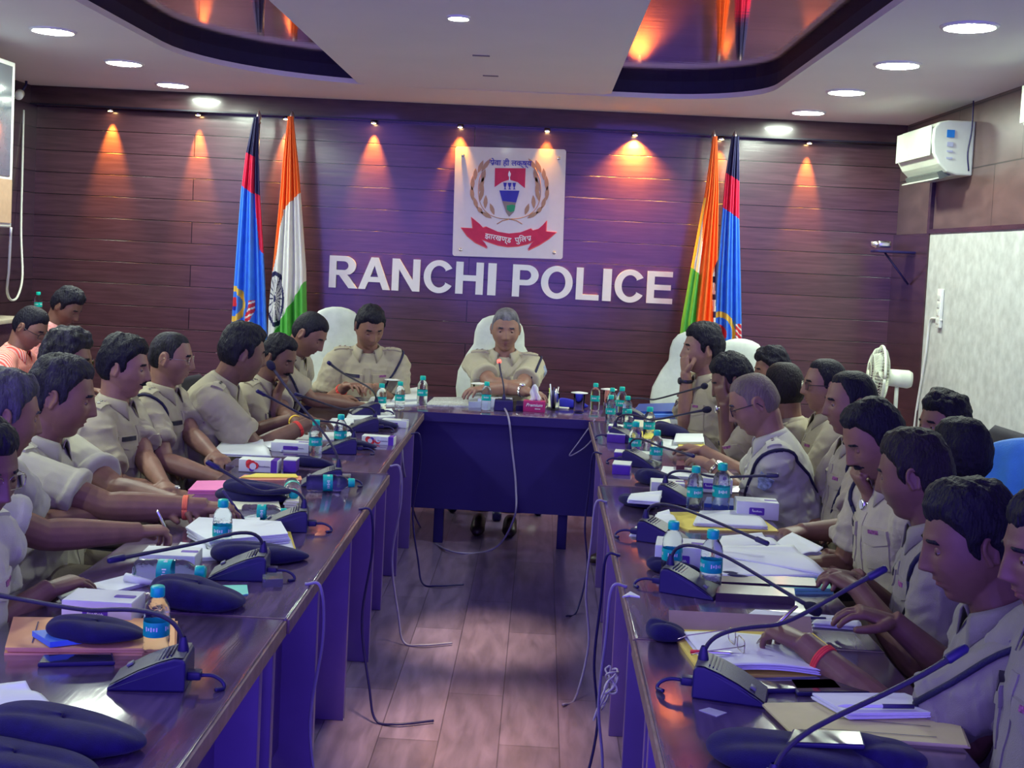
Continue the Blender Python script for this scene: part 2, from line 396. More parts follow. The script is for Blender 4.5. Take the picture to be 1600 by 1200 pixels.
def remesh(comps, voxel, name, smooth=3, fac=.6):
    vs=[];fs=[]
    for v,f in comps:
        o=len(vs); vs+= [tuple(p) for p in v]; fs+=[tuple(i+o for i in q) for q in f]
    me=bpy.data.meshes.new(name+'_raw'); me.from_pydata(vs,[],fs); me.update()
    bm=bmesh.new(); bm.from_mesh(me); bmesh.ops.triangulate(bm, faces=bm.faces); bm.to_mesh(me); bm.free()
    ob=bpy.data.objects.new(name+'_raw',me); COL.objects.link(ob)
    m=ob.modifiers.new('r','REMESH'); m.mode='VOXEL'; m.voxel_size=voxel; m.adaptivity=0; m.use_smooth_shade=True
    s=ob.modifiers.new('s','SMOOTH'); s.factor=fac; s.iterations=smooth
    bpy.context.view_layer.update(); dg=bpy.context.evaluated_depsgraph_get()
    nm=bpy.data.meshes.new_from_object(ob.evaluated_get(dg)); nm.name=name
    bpy.data.objects.remove(ob); bpy.data.meshes.remove(me)
    return nm
def np_verts(me):
    a=np.empty(len(me.vertices)*3,dtype=np.float32); me.vertices.foreach_get('co',a); return a.reshape(-1,3).astype(float)
def set_verts(me,P): me.vertices.foreach_set('co',P.astype(np.float32).ravel()); me.update()
def np_norms(me):
    a=np.empty(len(me.vertices)*3,dtype=np.float32); me.vertices.foreach_get('normal',a); return a.reshape(-1,3).astype(float)
def flat_smooth(me):
    me.polygons.foreach_set('use_smooth',[True]*len(me.polygons))
def mesh_obj(me, name, parent, origin, mat):
    me.materials.clear(); me.materials.append(mat)
    P=np_verts(me)-np.array(origin); set_verts(me,P); flat_smooth(me)
    o=bpy.data.objects.new(name,me); COL.objects.link(o)
    if parent is not None: o.parent=parent
    return o

def hand_comps(Wr, fwd, pn, side, curl, s, pen=False, spread=1.0):
    """Wr wrist, fwd palm direction, pn palm-facing normal, side: +1 thumb towards lat, lat = fwd x pn * side"""
    fwd=unit(fwd); pn=unit(pn - fwd*pn.dot(fwd)); lat=fwd.cross(pn)*side      # thumb direction
    C=[]
    C.append(loft_geo([Wr-fwd*.02*s, Wr, Wr+fwd*.025*s, Wr+fwd*.055*s, Wr+fwd*.086*s, Wr+fwd*.094*s],
        [(.027*s,.021*s),(.027*s,.020*s),(.034*s,.018*s),(.040*s,.0165*s),(.040*s,.0135*s),(.034*s,.009*s)],14,ref=lat))
    L=[(.030,.070),(.0105,.079),(-.0100,.073),(-.0295,.058)]
    for i,(la,ln) in enumerate(L):
        p=Wr+fwd*(.080-(.004 if i in(0,) else 0.008 if i==3 else 0))*s+lat*la*s
        c=curl[i] if isinstance(curl,(list,tuple)) else curl
        d=unit(fwd+lat*(.10*(1.5-i))*.8*spread); a=0; pts=[p-d*.012*s,p]; 
        for seg,kk in ((.46,.9),(.30,1.15),(.24,.8)):
            a+=c*kk; dd=d*math.cos(a)+pn*math.sin(a); p=p+dd*ln*seg*s; pts.append(p)
        r=[.0092,.0090,.0086,.0078,.0066]; 
        if i==3: r=[x*.88 for x in r]
        pts.append(pts[-1]+(pts[-1]-pts[-2]).normalized()*.004*s); r.append(.0036)
        C.append(loft_geo(pts,[x*s for x in r],10))
    p=Wr+fwd*.022*s+lat*.026*s; d=unit(fwd*.62+lat*.75+pn*.30); c=curl[0] if isinstance(curl,(list,tuple)) else curl
    d2=unit(fwd*.95+lat*(.45-.5*min(1,c))+pn*(.25+.4*min(1,c))); d3=unit(fwd*.98+lat*(.2-.6*min(1,c))+pn*(.3+.3*min(1,c)))
    C.append(loft_geo([p-d*.01*s,p+d*.018*s,p+d*.036*s,p+d*.036*s+d2*.030*s,p+d*.036*s+d2*.030*s+d3*.024*s,p+d*.036*s+d2*.030*s+d3*.029*s],
        [x*s for x in(.015,.0145,.0115,.0105,.0085,.004)],10))
    return C
def ik(S,Wt,l1,l2,pole):
    d=Wt-S; L=d.length; 
    if L>(l1+l2)*.985: Wt=S+d*((l1+l2)*.985/L); d=Wt-S; L=d.length
    if L<abs(l1-l2)+.03: Wt=S+d.normalized()*(abs(l1-l2)+.03); d=Wt-S; L=d.length
    a=(l1*l1-l2*l2+L*L)/(2*L); h=math.sqrt(max(0,l1*l1-a*a)); u=d.normalized(); p=pole-u*pole.dot(u); p=p.normalized()
    return S+u*a+p*h, Wt

khaki=(0.40,0.355,0.245)
def cloth(name,col,var=.06): return M(name,col,rough=.88,var=var,vs=9,bump=.25,bs=420,sheen=.15,spec=.2)
TROU=M('khaki_trousers',(0.20,0.17,0.12),rough=.9,var=.1,bump=.2,bs=300)
LEATHER=M('dark_leather',(0.03,0.015,0.02),rough=.35)
NAVYCORD=M('navy_cord',(0.014,0.012,0.055),rough=.7,bump=.4,bs=300)
BADGE=M('black_badge',(0.015,0.012,0.03),rough=.3); SILVER=M('silver_metal',(0.75,0.76,0.8),rough=.25,metal=1); EYEW=M('eye_white',(0.26,0.22,0.21),rough=.6); IRIS=M('iris_dark',(0.02,0.01,0.008),rough=.45); LIP=M('lip',(0.22,0.085,0.075),rough=.5)
LENS=M('spectacle_lens',(1,1,1),rough=.02,trans=1.0,ior=1.05,var=0); FRAME=M('spectacle_frame',(0.03,0.02,0.03),rough=.3); FRAMEM=M('wire_frame',(0.5,0.45,0.4),rough=.25,metal=1)
REDTHREAD=M('red_thread',(0.75,0.06,0.05),rough=.8); ORANGETHREAD=M('orange_thread',(0.95,0.20,0.10),rough=.8); YELLOWTHREAD=M('yellow_thread',(0.9,0.6,0.06),rough=.8)
COUNT=[0]
def person(label, hp, Y, s=1.0, face=0, hy=None, pitch=0.0, roll=0.0, lean=10, tone=1, hair='black', hst='full', shirt=khaki, shirtmat=None,
           LH=None, RH=None, moustache=False, specs=None, fat=.2, uniform=True, cord=False, badge=True, armL=None, armR=None, group='seated officers in khaki', hipz=.50, sleeve=.72, voxel=None, watch=None, thread=None, patch=False, fold=1.0, hoff=(0,0,0), wide=1.0, elbow=None, extras=None, torso=None, hairtop=.068, reced=0.0, frontdx=0):
    """hp: head centre in the frame, Y: distance; face: body heading in degrees (0 = +X, 90 = +Y); hy: head heading; LH/RH: (px,py,height above table,style)"""
    COUNT[0]+=1; seed=COUNT[0]
    Hc=aty(hp[0],hp[1],Y)+Vector(hoff); fa=math.radians(face); hy=face if hy is None else hy; ha=math.radians(hy)
    Fd=Vector((math.cos(fa),math.sin(fa),0)); Rd=Vector((math.sin(fa),-math.cos(fa),0)); Z=Vector((0,0,1))
    ln=math.radians(lean)
    Td=(Z*math.cos(ln)+Fd*math.sin(ln)); nk=math.radians(lean*.9+pitch*.35)
    Nd=(Z*math.cos(nk)+Fd*math.sin(nk))
    Nb=Hc-Nd*.142*s-Fd*.014*s                 # base of the neck
    Lt=(Nb.z-hipz)/max(.5,math.cos(ln)); Lt=torso if torso else max(.40*s,min(.62*s,Lt))
    Hp=Nb-Td*Lt
    O=Vector((Hp.x,Hp.y,0))
    Fp=Td.cross(Rd)*1.0; Fp = Fp if Fp.dot(Fd)>0 else -Fp
    # head matrix
    hyM=Matrix.Rotation(ha-PI/2,4,'Z')@Matrix.Rotation(-math.radians(pitch),4,'X')@Matrix.Rotation(math.radians(roll),4,'Y')
    Mh=Matrix.Translation(Hc)@hyM@Matrix.Scale(s,4)
    HP=head_points(fat)
    comps=[(xf(Mh,HP),HF)]
    vx=voxel or max(.0034,min(.0056,Y*.0010))
    # ears
    for sd in (-1,1):
        e=MB(); R=Matrix.Rotation(sd*math.radians(-22),3,'Z')@Matrix.Rotation(math.radians(-8),3,'X')
        c0=Vector((sd*.0765,-.010,.000)); vs=[];fs=[]
        ne=10; me_=14
        pts=[]; rads=[]
        for k in range(15):
            a=math.radians(-60+k*(300/14)); pts.append(c0+R@Vector((sd*.004,.016*math.cos(a)*(1.0 if math.sin(a)>0 else .72)-.004,.030*math.sin(a)))); rads.append(.0052)
        v,f=loft_geo(pts,rads,8); comps.append((xf(Mh,np.array([tuple(q) for q in v])),f))
        v,f=loft_geo([c0+R@Vector((-sd*.012,-.004,0)),c0+R@Vector((-sd*.002,-.004,0)),c0+R@Vector((sd*.004,-.004,0))],[(.028,.013),(.028,.014),(.022,.010)],14,ref=(0,0,1))
        comps.append((xf(Mh,np.array([tuple(q) for q in v])),f))
    # neck
    nt=Mh@Vector((0,-.022,-.045)); nm=Nb.lerp(nt,.5)+Fd*.0
    comps.append(loft_geo([Nb-Td*.06*s,Nb,nm,nt,nt+(nt-nm)*.5],[(.062*s,.058*s),(.060*s,.058*s),(.056*s,.057*s),(.057*s,.060*s),(.045*s,.05*s)],18,ref=Rd))
    wd=wide
    # torso core
    def tors(off, top=True):
        st=[(0.0,.155,.118,0),(.10,.168,.128,.012),(.25,.165,.125+.03*fat,.022),(.45,.160,.118+.02*fat,.018),(.62,.168,.112,.010),(.76,.182,.108,.002),(.87,.182,.092,-.006),(.94,.150,.074,-.006),(.985,.105,.064,-.004),(1.02,.068,.056,0)]
        pts=[];rad=[]
        for t,w,d,fw in st:
            pts.append(Hp+Td*(Lt*t)+Fp*(fw+fat*.03*gz(t-.28,.22))*s); rad.append(((w*wd*(1+fat*.08*(t<.7))+off)*s,(d*(1+.12*fat*(t<.7))+off)*s))
        return loft_geo(pts,rad,28,ref=Rd)
    comps.append(tors(-.014))
    arms=[]
    for sd,H,AP in ((1,RH,armR),(-1,LH,armL)):
        S=Nb-Td*.058*s+Rd*(sd*.172*s*wd)+Fp*.004
        st='flat'
        if H is None:
            Wt=Hp+Fd*.42*s+Rd*(sd*.12*s)+Z*.17*s; fw=Fd*1.0-Rd*sd*.35; st='flat'; curl=.35; pn=-Z
        elif H[0]=='face':
            # wrist placed in head coordinates
            _,lx,ly,lz,(fx,fy,fz),(nx_,ny_,nz_),curl=H
            Wt=Mh@Vector((lx,ly,lz)); R3=Mh.to_3x3(); fw=R3@Vector((fx,fy,fz)); pn=R3@Vector((nx_,ny_,nz_)); st='face'
        else:
            px,py,h,st=H[:4]; Wt=T(px,py,h); fw=None; pn=-Z
            curl={'flat':.12,'relax':.42,'pen':.75,'fist':1.35,'phone':.6}[st]
        pole=(-Z*.9+Rd*sd*.45-Fd*.35) if AP is None else (Rd*AP[0]*sd+Fd*AP[1]+Z*AP[2])
        El,Wt=ik(S,Wt,.285*s,.262*s,pole)
        if fw is None:
            fw=(Wt-El); fw=Vector((fw.x,fw.y,fw.z*.35)).normalized()
            if len(H)>4: fw=Vector((math.cos(math.radians(H[4])),math.sin(math.radians(H[4])),-.08)).normalized()
        arms.append((sd,S,El,Wt,unit(fw),Vector(pn),curl,st))
        u=unit(El-S); v=unit(Wt-El)
        comps.append(loft_geo([S-u*.03*s,S+u*.05*s,S.lerp(El,.5),El-u*.03*s,El,El+v*.035*s,El.lerp(Wt,.35),El.lerp(Wt,.7),Wt-v*.015*s,Wt+v*.015*s],
            [x*s*(1+.12*fat) for x in (.040,.050,.047,.0415,.040,.0425,.041,.033,.0275,.0265)],14))
        side = 1 if sd>0 else -1
        # thumb direction must point to the body midline for a palm-down hand
        lat=unit(fw).cross(unit(pn)); want=-Rd*sd
        sg = 1 if lat.dot(want)>0 else -1
        if st=='face': sg = side*(-1) if False else (1 if lat.dot(Z+want*.5)>0 else -1)
        comps+=hand_comps(Wt,unit(fw),Vector(pn),sg,curl,s)
    bmesh_=remesh(comps,vx,'person',2,.5)
    tm=skin_mat(tone)
    body=mesh_obj(bmesh_,'person',None,O,tm); body.location=O
    tag(body,label,'person',group)
    # ---- hair and face pieces
    nrm=normals_of(HP); x,y,z=HP[:,0],HP[:,1],HP[:,2]
    sty={'short':(.007,.35),'full':(.013,.5),'fluffy':(.022,.8),'buzz':(.003,.1),'thick':(.018,.55),'bald':(.0018,.0)}[hst]
    hl=hairline(y,top=hairtop,reced=reced)
    hl=hl+.010*(np.exp(-((np.abs(x)-.042)/.016)**2)-.4)*(y>.05)
    msk=(z-hl)+ .0035*fbm(HP,260,seed)*.6
    if hst=='bald': msk=np.minimum(msk,.09)
    th=sty[0]*(.45+.55*smooth01((z+.03)/.10)+.35*smooth01((z-.07)/.04)*(hst!='buzz'))
    th=th*(1+sty[1]*.55*fbm(HP*np.array([1,1,.5]),70,seed+5)*.6)
    w=.45*smooth01(msk/.007+.25)+.55*smooth01(msk/.026+.05)
    t=np.where(msk>-.004, -.004+(th+.004)*w, -.006)
    if hst in('full','thick','fluffy'): t=t+w*.004*fbm(HP,180,seed+9)*.5
    sweep=frontdx*np.stack([np.ones_like(x),np.zeros_like(x),np.zeros_like(x)],1)*((z>.08)*w)[:,None]
    HH=HP+nrm*t[:,None]+sweep
    keep=[f for f in HF if any(msk[i]>-.008 for i in f)]
    def put(P,faces,name,mat,parent=body,trim=True):
        P=xf(Mh,P); b=MB(); b.add([tuple(p) for p in P],faces,mat,True)
        o=b.build(name,parent,None,fix=False); me=o.data
        if trim:
            bm=bmesh.new(); bm.from_mesh(me); lo=[v for v in bm.verts if not v.link_faces]; bmesh.ops.delete(bm,geom=lo,context='VERTS'); bmesh.ops.recalc_face_normals(bm,faces=bm.faces); bm.to_mesh(me); bm.free()
        set_verts(me,np_verts(me)-np.array(O)); return o
    put(HH,keep,'hair',hair_mat(hair))
    def shell(mask,thick,name,mat,seed2=0):
        kp=[f for f in HF if any(mask[i]>-.15 for i in f)]
        if not kp: return
        tt=np.where(mask>0,thick*(1+.4*fbm(HP,300,seed+seed2)*.5),-.004)
        nn=np.stack([np.zeros_like(x),np.ones_like(x),np.zeros_like(x)],1)*.8+nrm*.2
        put(HP+nn*tt[:,None],kp,name,mat)
    fr=y>.03
    eb=np.full(len(x),-1.0)
    for sd in(-1,1): eb=np.maximum(eb, 1-np.abs(x-sd*.031)/.023-np.abs(z-(.0275-.15*np.abs(np.abs(x)-.028)))/.0055)
    shell(np.where(fr,eb,-1),.0030,'eyebrows',hair_mat('black' if hair in('black','brown','salt2') else 'saltpepper'))
    if moustache:
        ms=1-np.abs(x)/.034-np.abs(z-(-.0475-.22*np.abs(x)))/.0115
        shell(np.where(fr,ms,-1),.0072,'moustache',hair_mat('black'),3)
    lp=1-np.abs(x)/.026-np.abs(z+.0635)/.011
    shell(np.where(fr,lp,-1),.0007,'lips',LIP,4)
    def ysurf(xx,zz):
        i=np.argmin((x-xx)**2+(z-zz)**2+(y<0)*9); return y[i]
    face_seen = True
    if face_seen:
        for sd in(-1,1):
            ey=ysurf(sd*.031,.005); cpos=Vector((sd*.031,ey-.0096,.005)); r=.0125
            b=MB(); prof=[]
            for k in range(13):
                a=PI*k/12; prof.append((r*math.sin(a),-r*math.cos(a)))
            tmp=MB(); tmp.lathe(prof,EYEW,n=18)
            fsE=[];vsE=tmp.v
            down=math.radians(8+max(0,pitch)*.5)
            R=Matrix.Rotation(-PI/2+ -down*0,3,'X')
            gaze=Vector((0,math.cos(down),-math.sin(down)))
            vv=[Vector(q) for q in vsE]
            for f in tmp.f:
                cen=sum((vv[i] for i in f),Vector())/4
                fsE.append((f, cen.normalized().dot(gaze)))
            P=[Mh@(q+cpos)-O for q in vv]
            b.v=[tuple(p) for p in P]; b.mats=[EYEW,IRIS]
            for f,dt in fsE: b.f.append(f); b.m.append(1 if dt>.80 else 0); b.sm.append(True)
            b.build('eye',body)
            # upper eyelid
            lv=[];lf=[]; r2=.0138; open_=math.radians(14-min(34,max(0,pitch)*1.1))
            nA,nB=8,12
            for i in range(nA+1):
                a=open_+ (PI*.55-open_)*i/nA      # elevation from the front
                for k in range(nB+1):
                    bb=math.radians(-80+160*k/nB)
                    lv.append(Mh@(cpos+Vector((r2*math.sin(bb), r2*math.cos(bb)*math.cos(a), r2*math.cos(bb)*math.sin(a))))-O)
            for i in range(nA):
                for k in range(nB): q=i*(nB+1)+k; lf.append((q,q+1,q+nB+2,q+nB+1))
            nl=len(lv)
            for i in range(5):
                a=-(math.radians(17)+(PI*.45)*i/4)
                for k in range(nB+1):
                    bb=math.radians(-80+160*k/nB); lv.append(Mh@(cpos+Vector((r2*math.sin(bb), r2*math.cos(bb)*math.cos(a), r2*math.cos(bb)*math.sin(a))))-O)
            for i in range(4):
                for k in range(nB): q=nl+i*(nB+1)+k; lf.append((q,q+1,q+nB+2,q+nB+1))
            MB().add(lv,lf,tm).build('eyelid',body)
    if specs:
        fm=FRAMEM if specs=='wire' else FRAME; rr=.0011 if specs=='wire' else .0019
        sp=MB(); ln_=MB(); yb=max(ysurf(sd_*.031,.02) for sd_ in(-1,1))+.010
        for sd in(-1,1):
            o=rrect(.050,.034,.012,5,sd*.034,-.001); pts=[Mh@Vector((a,yb-.10*abs(abs(a)-.0)*abs(a)*3,b_+.004))-O for a,b_ in o]; pts.append(pts[0])
            sp.loft(pts,rr*s,fm,6); 
            c0=len(pts)-1; ln_.add(pts[:-1],[tuple(range(c0))],LENS,False)
            sp.loft([Mh@Vector((sd*.059,yb-.004,.008))-O, Mh@Vector((sd*.074,yb-.02,.010))-O, Mh@Vector((sd*.080,.02,.010))-O, Mh@Vector((sd*.082,-.012,.010))-O, Mh@Vector((sd*.082,-.028,-.010))-O],rr*s,fm,6)
        sp.loft([Mh@Vector((-.010,yb,.008))-O,Mh@Vector((0,yb+.002,.011))-O,Mh@Vector((.010,yb,.008))-O],rr*s,fm,6)
        so=sp.build('spectacles',body); ln_.build('lens',so)
    # ---- shirt
    sc=[tors(.012)]
    for sd,S,El,Wt,fw,pn,curl,st in arms:
        u=unit(El-S); e=S+(El-S)*sleeve if sleeve<=1 else El
        inn=Nb-Td*.05*s+Rd*(sd*.10*s*wd)
        sc.append(loft_geo([inn,inn.lerp(S,.5)+Td*.004,S,S+(S-inn).normalized()*.022*s,S+(S-inn).normalized()*.04*s],[q*s for q in(.062,.066,.066,.055,.03)],18))
        path=[S-u*.045*s,S-u*.02*s,S+u*.02*s,S.lerp(e,.5),S.lerp(e,.8),e]
        rad=[.030,.058,.070,.069,.069,.070]
        if sleeve>1:
            v=unit(Wt-El); path=[S-u*.045*s,S-u*.02*s,S+u*.03*s,S.lerp(El,.6),El-u*.02,El+v*.02,El.lerp(Wt,.6),Wt-v*.02]; rad=[.030,.058,.070,.064,.058,.056,.046,.040]
        sc.append(loft_geo(path,[q*s*(1+.1*fat) for q in rad],18))
        if sleeve<=1: sc.append(loft_geo([e-u*.030*s,e-u*.002*s],[.0755*s*(1+.1*fat)]*2,18))
    sv=max(.0055,vx*1.45)
    sm=remesh(sc,sv,'shirt',5,.55)
    P=np_verts(sm); Nn=np_norms(sm)
    A=np.array([tuple(Rd),tuple(Fp),tuple(Td)]); Q=(P-np.array(Hp))@A.T
    # wrinkles: folds that run diagonally across the back and gather at waist and elbow
    n1=fbm(Q*np.array([1.0,1.0,1.9])+seed*3.1,9,seed); n2=fbm(Q*np.array([1.6,1.6,.8])+seed,17,seed+3)
    rid=1-np.abs(np.tanh(n1*1.2)); rid2=1-np.abs(np.tanh(n2*1.5))
    tt=Q[:,2]/Lt; amt=(.010+.018*gz(tt-.12,.3)+.008*(np.abs(Q[:,0])>.19))*fold*s
    neck=smooth01((.93-tt)/.08)
    P=P+Nn*((rid*.9+rid2*.45-.6)*amt*(.25+.75*neck))[:,None]
    set_verts(sm,P)
    smat=shirtmat or cloth('shirt_%02d'%(int(shirt[0]*100)),shirt)
    so=mesh_obj(sm,'shirt',body,O,smat)
    bvh=BVHTree.FromPolygons([tuple(v.co) for v in sm.vertices],[tuple(p.vertices) for p in sm.polygons])
    Hl=Hp-O; Nl=Nb-O
    def conform(cen,ud,vd,nd,uw,vh,off,name,mat,nu=8,nv=8,shape=None,parent=None):
        vs=[];ok=True
        for j in range(nv+1):
            for i in range(nu+1):
                uu=(i/nu-.5)*uw; vv=(j/nv-.5)*vh
                if shape: uu,vv=shape(uu,vv,i/nu,j/nv)
                p=cen+ud*uu+vd*vv; h=bvh.ray_cast(p+nd*.25,-nd,.6)[0]
                if h is None: ok=False; h=p
                vs.append(h+nd*off)
        if not ok: return None
        n0=len(vs); vs2=[v-nd*off*1.3 for v in vs]; fs=[]
        for j in range(nv):
            for i in range(nu): a=j*(nu+1)+i; fs.append((a,a+1,a+nu+2,a+nu+1))
        m1=MB(); m1.add(vs,fs,mat,True)
        bd=[i for i in range(nu+1)]+[j*(nu+1)+nu for j in range(1,nv+1)]+[nv*(nu+1)+i for i in range(nu-1,-1,-1)]+[j*(nu+1) for j in range(nv-1,0,-1)]
        k=len(m1.v); q=[vs[i] for i in bd]+[vs2[i] for i in bd]; L_=len(bd)
        m1.add(q,[(i,(i+1)%L_,(i+1)%L_+L_,i+L_) for i in range(L_)],mat,False)
        return m1.build(name,parent or so,fix=True)
    # collar: stand, fold and two points
    cN=Nb+Td*.004*s-O; vs=[];fs=[]; nk_=30
    rows=[(.061,-.006,.061,-.012),(.0605,.024,.062,.010),(.064,.030,.066,.016),(.071,.022,.074,.008),(.083,-.002,.098,-.052)]
    for j,(r0,h0,r1,h1) in enumerate(rows):
        for k in range(nk_+1):
            f_=k/nk_*2-1; ph_=math.radians(152)*f_; t_=abs(f_)**3.2
            if j==4: t_=abs(f_)**5
            r_=(r0+(r1-r0)*t_)*s; h_=(h0+(h1-h0)*t_)*s
            vs.append(cN+Rd*(r_*math.sin(ph_)*1.04)-Fp*(r_*math.cos(ph_))+Td*h_+Fp*.006*s)
    for j in range(4):
        for k in range(nk_): a_=j*(nk_+1)+k; fs.append((a_,a_+1,a_+nk_+2,a_+nk_+1))
    cm=MB(); cm.add(vs,fs,smat); co=cm.build('collar',so); md=co.modifiers.new('s','SOLIDIFY'); md.thickness=.0035; md.offset=0
    # placket, pockets, badge, epaulettes
    ch=lambda t,dx: Hl+Td*(Lt*t)+Rd*dx*s
    conform(ch(.50,0),Rd,Td,Fp,.030*s,Lt*.72,.0035,'button_placket',smat,4,24)
    if uniform:
        for sd in(-1,1):
            pk=conform(ch(.66,sd*.085),Rd,Td,Fp,.105*s,.115*s,.0045,'chest_pocket',smat,8,8)
            conform(ch(.66,sd*.085)+Td*.046*s,Rd,Td,Fp,.112*s,.042*s,.0085,'pocket_flap',smat,8,4,shape=lambda u,v,a,b:(u,v-(.012*(1-abs(2*a-1)))*(1-b)))
            # epaulette along the shoulder
            c0=Nl-Td*.02*s+Rd*(sd*.125*s*wd); ed=unit(Rd*sd*1.0-Td*.30)
            conform(c0,ed,Fp,unit(Td+Rd*sd*.25),.115*s,.048*s,.009,'epaulette',smat,10,5,shape=lambda u,v,a,b:(u,v*(1.12 if a>.3 else .85)))
            b=MB()
            for q in(-.028,.002,.032):
                hit=bvh.ray_cast(c0+ed*q*s+Td*.25,-Td,.6)[0]
                if hit:
                    st5=[(.0085*s*(1 if k%2==0 else .45)*math.cos(PI*k/5),.0085*s*(1 if k%2==0 else .45)*math.sin(PI*k/5)) for k in range(10)]
                    b.poly(st5,0,.003,SILVER,X=ed,Y=Fp,O=hit+unit(Td+Rd*sd*.25)*.010)
            if b.v: b.build('rank_stars',so)
        if badge:
            bo=conform(ch(.775,.085),Rd,Td,Fp,.078*s,.017*s,.011,'name_badge',BADGE,8,2)
            rb=conform(ch(.775,-.085),Rd,Td,Fp,.040*s,.012*s,.010,'ribbon_bar',M('ribbon_red_blue',(0.25,0.07,0.2),var=.6,vs=120),5,2)
    if patch:
        sd,S,El=arms[0][0],arms[0][1],arms[0][2]
        if patch<0: sd,S,El=arms[1][0],arms[1][1],arms[1][2]
        u=unit(El-S); c0=S-O+u*.055*s; nd=Rd*sd*.9+Fp*.35-Td*.1; nd=unit(nd-u*nd.dot(u)); lt=u.cross(nd)
        conform(c0,lt,u,nd,.058*s,.070*s,.004,'shoulder_patch',M('patch_blue_grey',(0.30,0.36,0.52),var=.5,vs=60),6,6,shape=lambda a,b,c,d:(a*(1-.55*max(0,d-.5)*2),b))
    if cord:
        sd=1 if cord>0 else -1
        pts=[]
        A0=Nl-Td*.035*s+Rd*(sd*.155*s*wd)+Td*.06
        S=[a for a in arms if a[0]==sd][0][1]-O; E=[a for a in arms if a[0]==sd][0][2]-O; u=unit(E-S)
        for k in range(25):
            a=2*PI*k/24; d=unit(Fp)*math.cos(a)+unit(Td*.75-u*.1+Rd*sd*.5)*math.sin(a)
            cc=S+Rd*(-sd*.020*s)-Td*.03*s; h=bvh.ray_cast(cc+d*.32,-d,.5)[0]
            if h: pts.append(h+d*.006)
        if len(pts)>8: MB().loft(pts,.0065*s,NAVYCORD,8).build('whistle_cord',so)
    # ---- trousers and shoes
    tc=[loft_geo([Hp+Td*Lt*.10,Hp,Hp-Z*.06*s],[(.172*s*wd,.135*s),(.178*s*wd,.14*s),(.15*s,.12*s)],20,ref=Rd)]
    shoes=[]
    for sd in(-1,1):
        h=Hp+Rd*sd*.085*s; h.z=max(.46,Hp.z); kz=.50; k=h+Fd*.40*s; k.z=kz; a=k+Fd*.05*s; a.z=.11
        tc.append(loft_geo([h-Fd*.04,h+Fd*.12*s,k-Fd*.05*s,k,k-Z*.06+Fd*.01,k.lerp(a,.5),a],[x_*s for x_ in(.088,.086,.070,.066,.064,.058,.062)],16))
        shoes.append((a,sd))
    tmh=remesh(tc,.014,'trousers',4,.5); mesh_obj(tmh,'trousers',body,O,TROU if uniform else M('dark_trousers',(0.03,0.03,0.05),rough=.9))
    for a,sd in shoes:
        f0=Vector((a.x,a.y,0))-O
        MB().loft([f0-Fd*.07*s+Z*.045,f0-Fd*.03*s+Z*.052,f0+Fd*.06*s+Z*.048,f0+Fd*.13*s+Z*.034,f0+Fd*.185*s+Z*.026],[(.030,.030),(.042,.040),(.040,.042),(.030,.044),(.016,.026)],LEATHER,14,ref=Z).build('shoe',body)
    # ---- watch / thread
    for it,wh in ((watch,'w'),(thread,'t')):
        if not it: continue
        sd,kind=it; arm=[a for a in arms if a[0]==sd][0]; El,Wt=arm[2]-O,arm[3]-O; v=unit(Wt-El); c0=Wt-v*(.030 if wh=='w' else .045)*s
        r=.0305*s*(1+.12*fat); n_=unit(Z-v*v.z) if abs(v.z)<.9 else Fd
        b=MB(); ring=[]; lat=v.cross(n_)
        for k in range(25):
            a=2*PI*k/24; ring.append(c0+lat*(r*math.cos(a))+n_*(r*math.sin(a)))
        if wh=='w':
            mt={'steel':SILVER,'black':BADGE,'gold':FRAMEM}[kind]
            b.loft(ring,[(.0085*s,.0022*s)]*25,mt,8,ref=v); bo=b.build('wristwatch',body)
            face_n = n_ if sd else n_
            MB().lathe([(0,.006),(.014,.006),(.019,.003),(.019,-.004)],mt,c=c0+n_*(r+.002),n=24,axis=n_).build('watch_case',bo)
            MB().lathe([(0,.0068),(.0145,.0066)],M('dial',(0.7,0.7,0.72),rough=.2) if kind!='black' else BADGE,c=c0+n_*(r+.002),n=24,axis=n_).build('dial',bo)
        else:
            mt={'red':REDTHREAD,'orange':ORANGETHREAD,'yellow':YELLOWTHREAD}[kind]
            for q in range(3):
                b.loft([p+v*(q-1)*.005 for p in ring],.0032*s,mt,6)
            b.build('wrist_thread',body)
    if extras: extras(body,O,Mh,arms,s)
    return dict(body=body,O=O,Mh=Mh,arms=arms,Hp=Hp,Nb=Nb,Fd=Fd,Rd=Rd,s=s,face=face,bvh=bvh,so=so)

def fh(lx,ly,lz,f,n,c): return ('face',lx,ly,lz,f,n,c)
stripe=M('red_striped_shirt',(0.8,0.3,0.25),rough=.85)
def stripes(m,c1,c2,sc,ax='Z'):
    nt=m.node_tree; N=nt.nodes; L=nt.links; b=N['Principled BSDF']; w=N.new('ShaderNodeTexWave'); w.wave_type='BANDS'; w.bands_direction=ax; w.inputs['Scale'].default_value=sc; w.inputs['Distortion'].default_value=1.2; w.inputs['Detail'].default_value=1
    tc=N.new('ShaderNodeTexCoord'); L.new(tc.outputs['Object'],w.inputs['Vector']); cr=N.new('ShaderNodeValToRGB'); cr.color_ramp.elements[0].position=.45; cr.color_ramp.elements[1].position=.55
    cr.color_ramp.elements[0].color=(*c1,1); cr.color_ramp.elements[1].color=(*c2,1); L.new(w.outputs['Fac'],cr.inputs[0]); L.new(cr.outputs[0],b.inputs['Base Color'])
stripes(stripe,(0.80,0.12,0.09),(0.80,0.50,0.42),26,'Y')
pinkc=M('pink_shirt',(0.75,0.33,0.33),rough=.85,var=.25,vs=70)
PEOPLE={}
def P_(key,**k): PEOPLE[key]=person(**k)
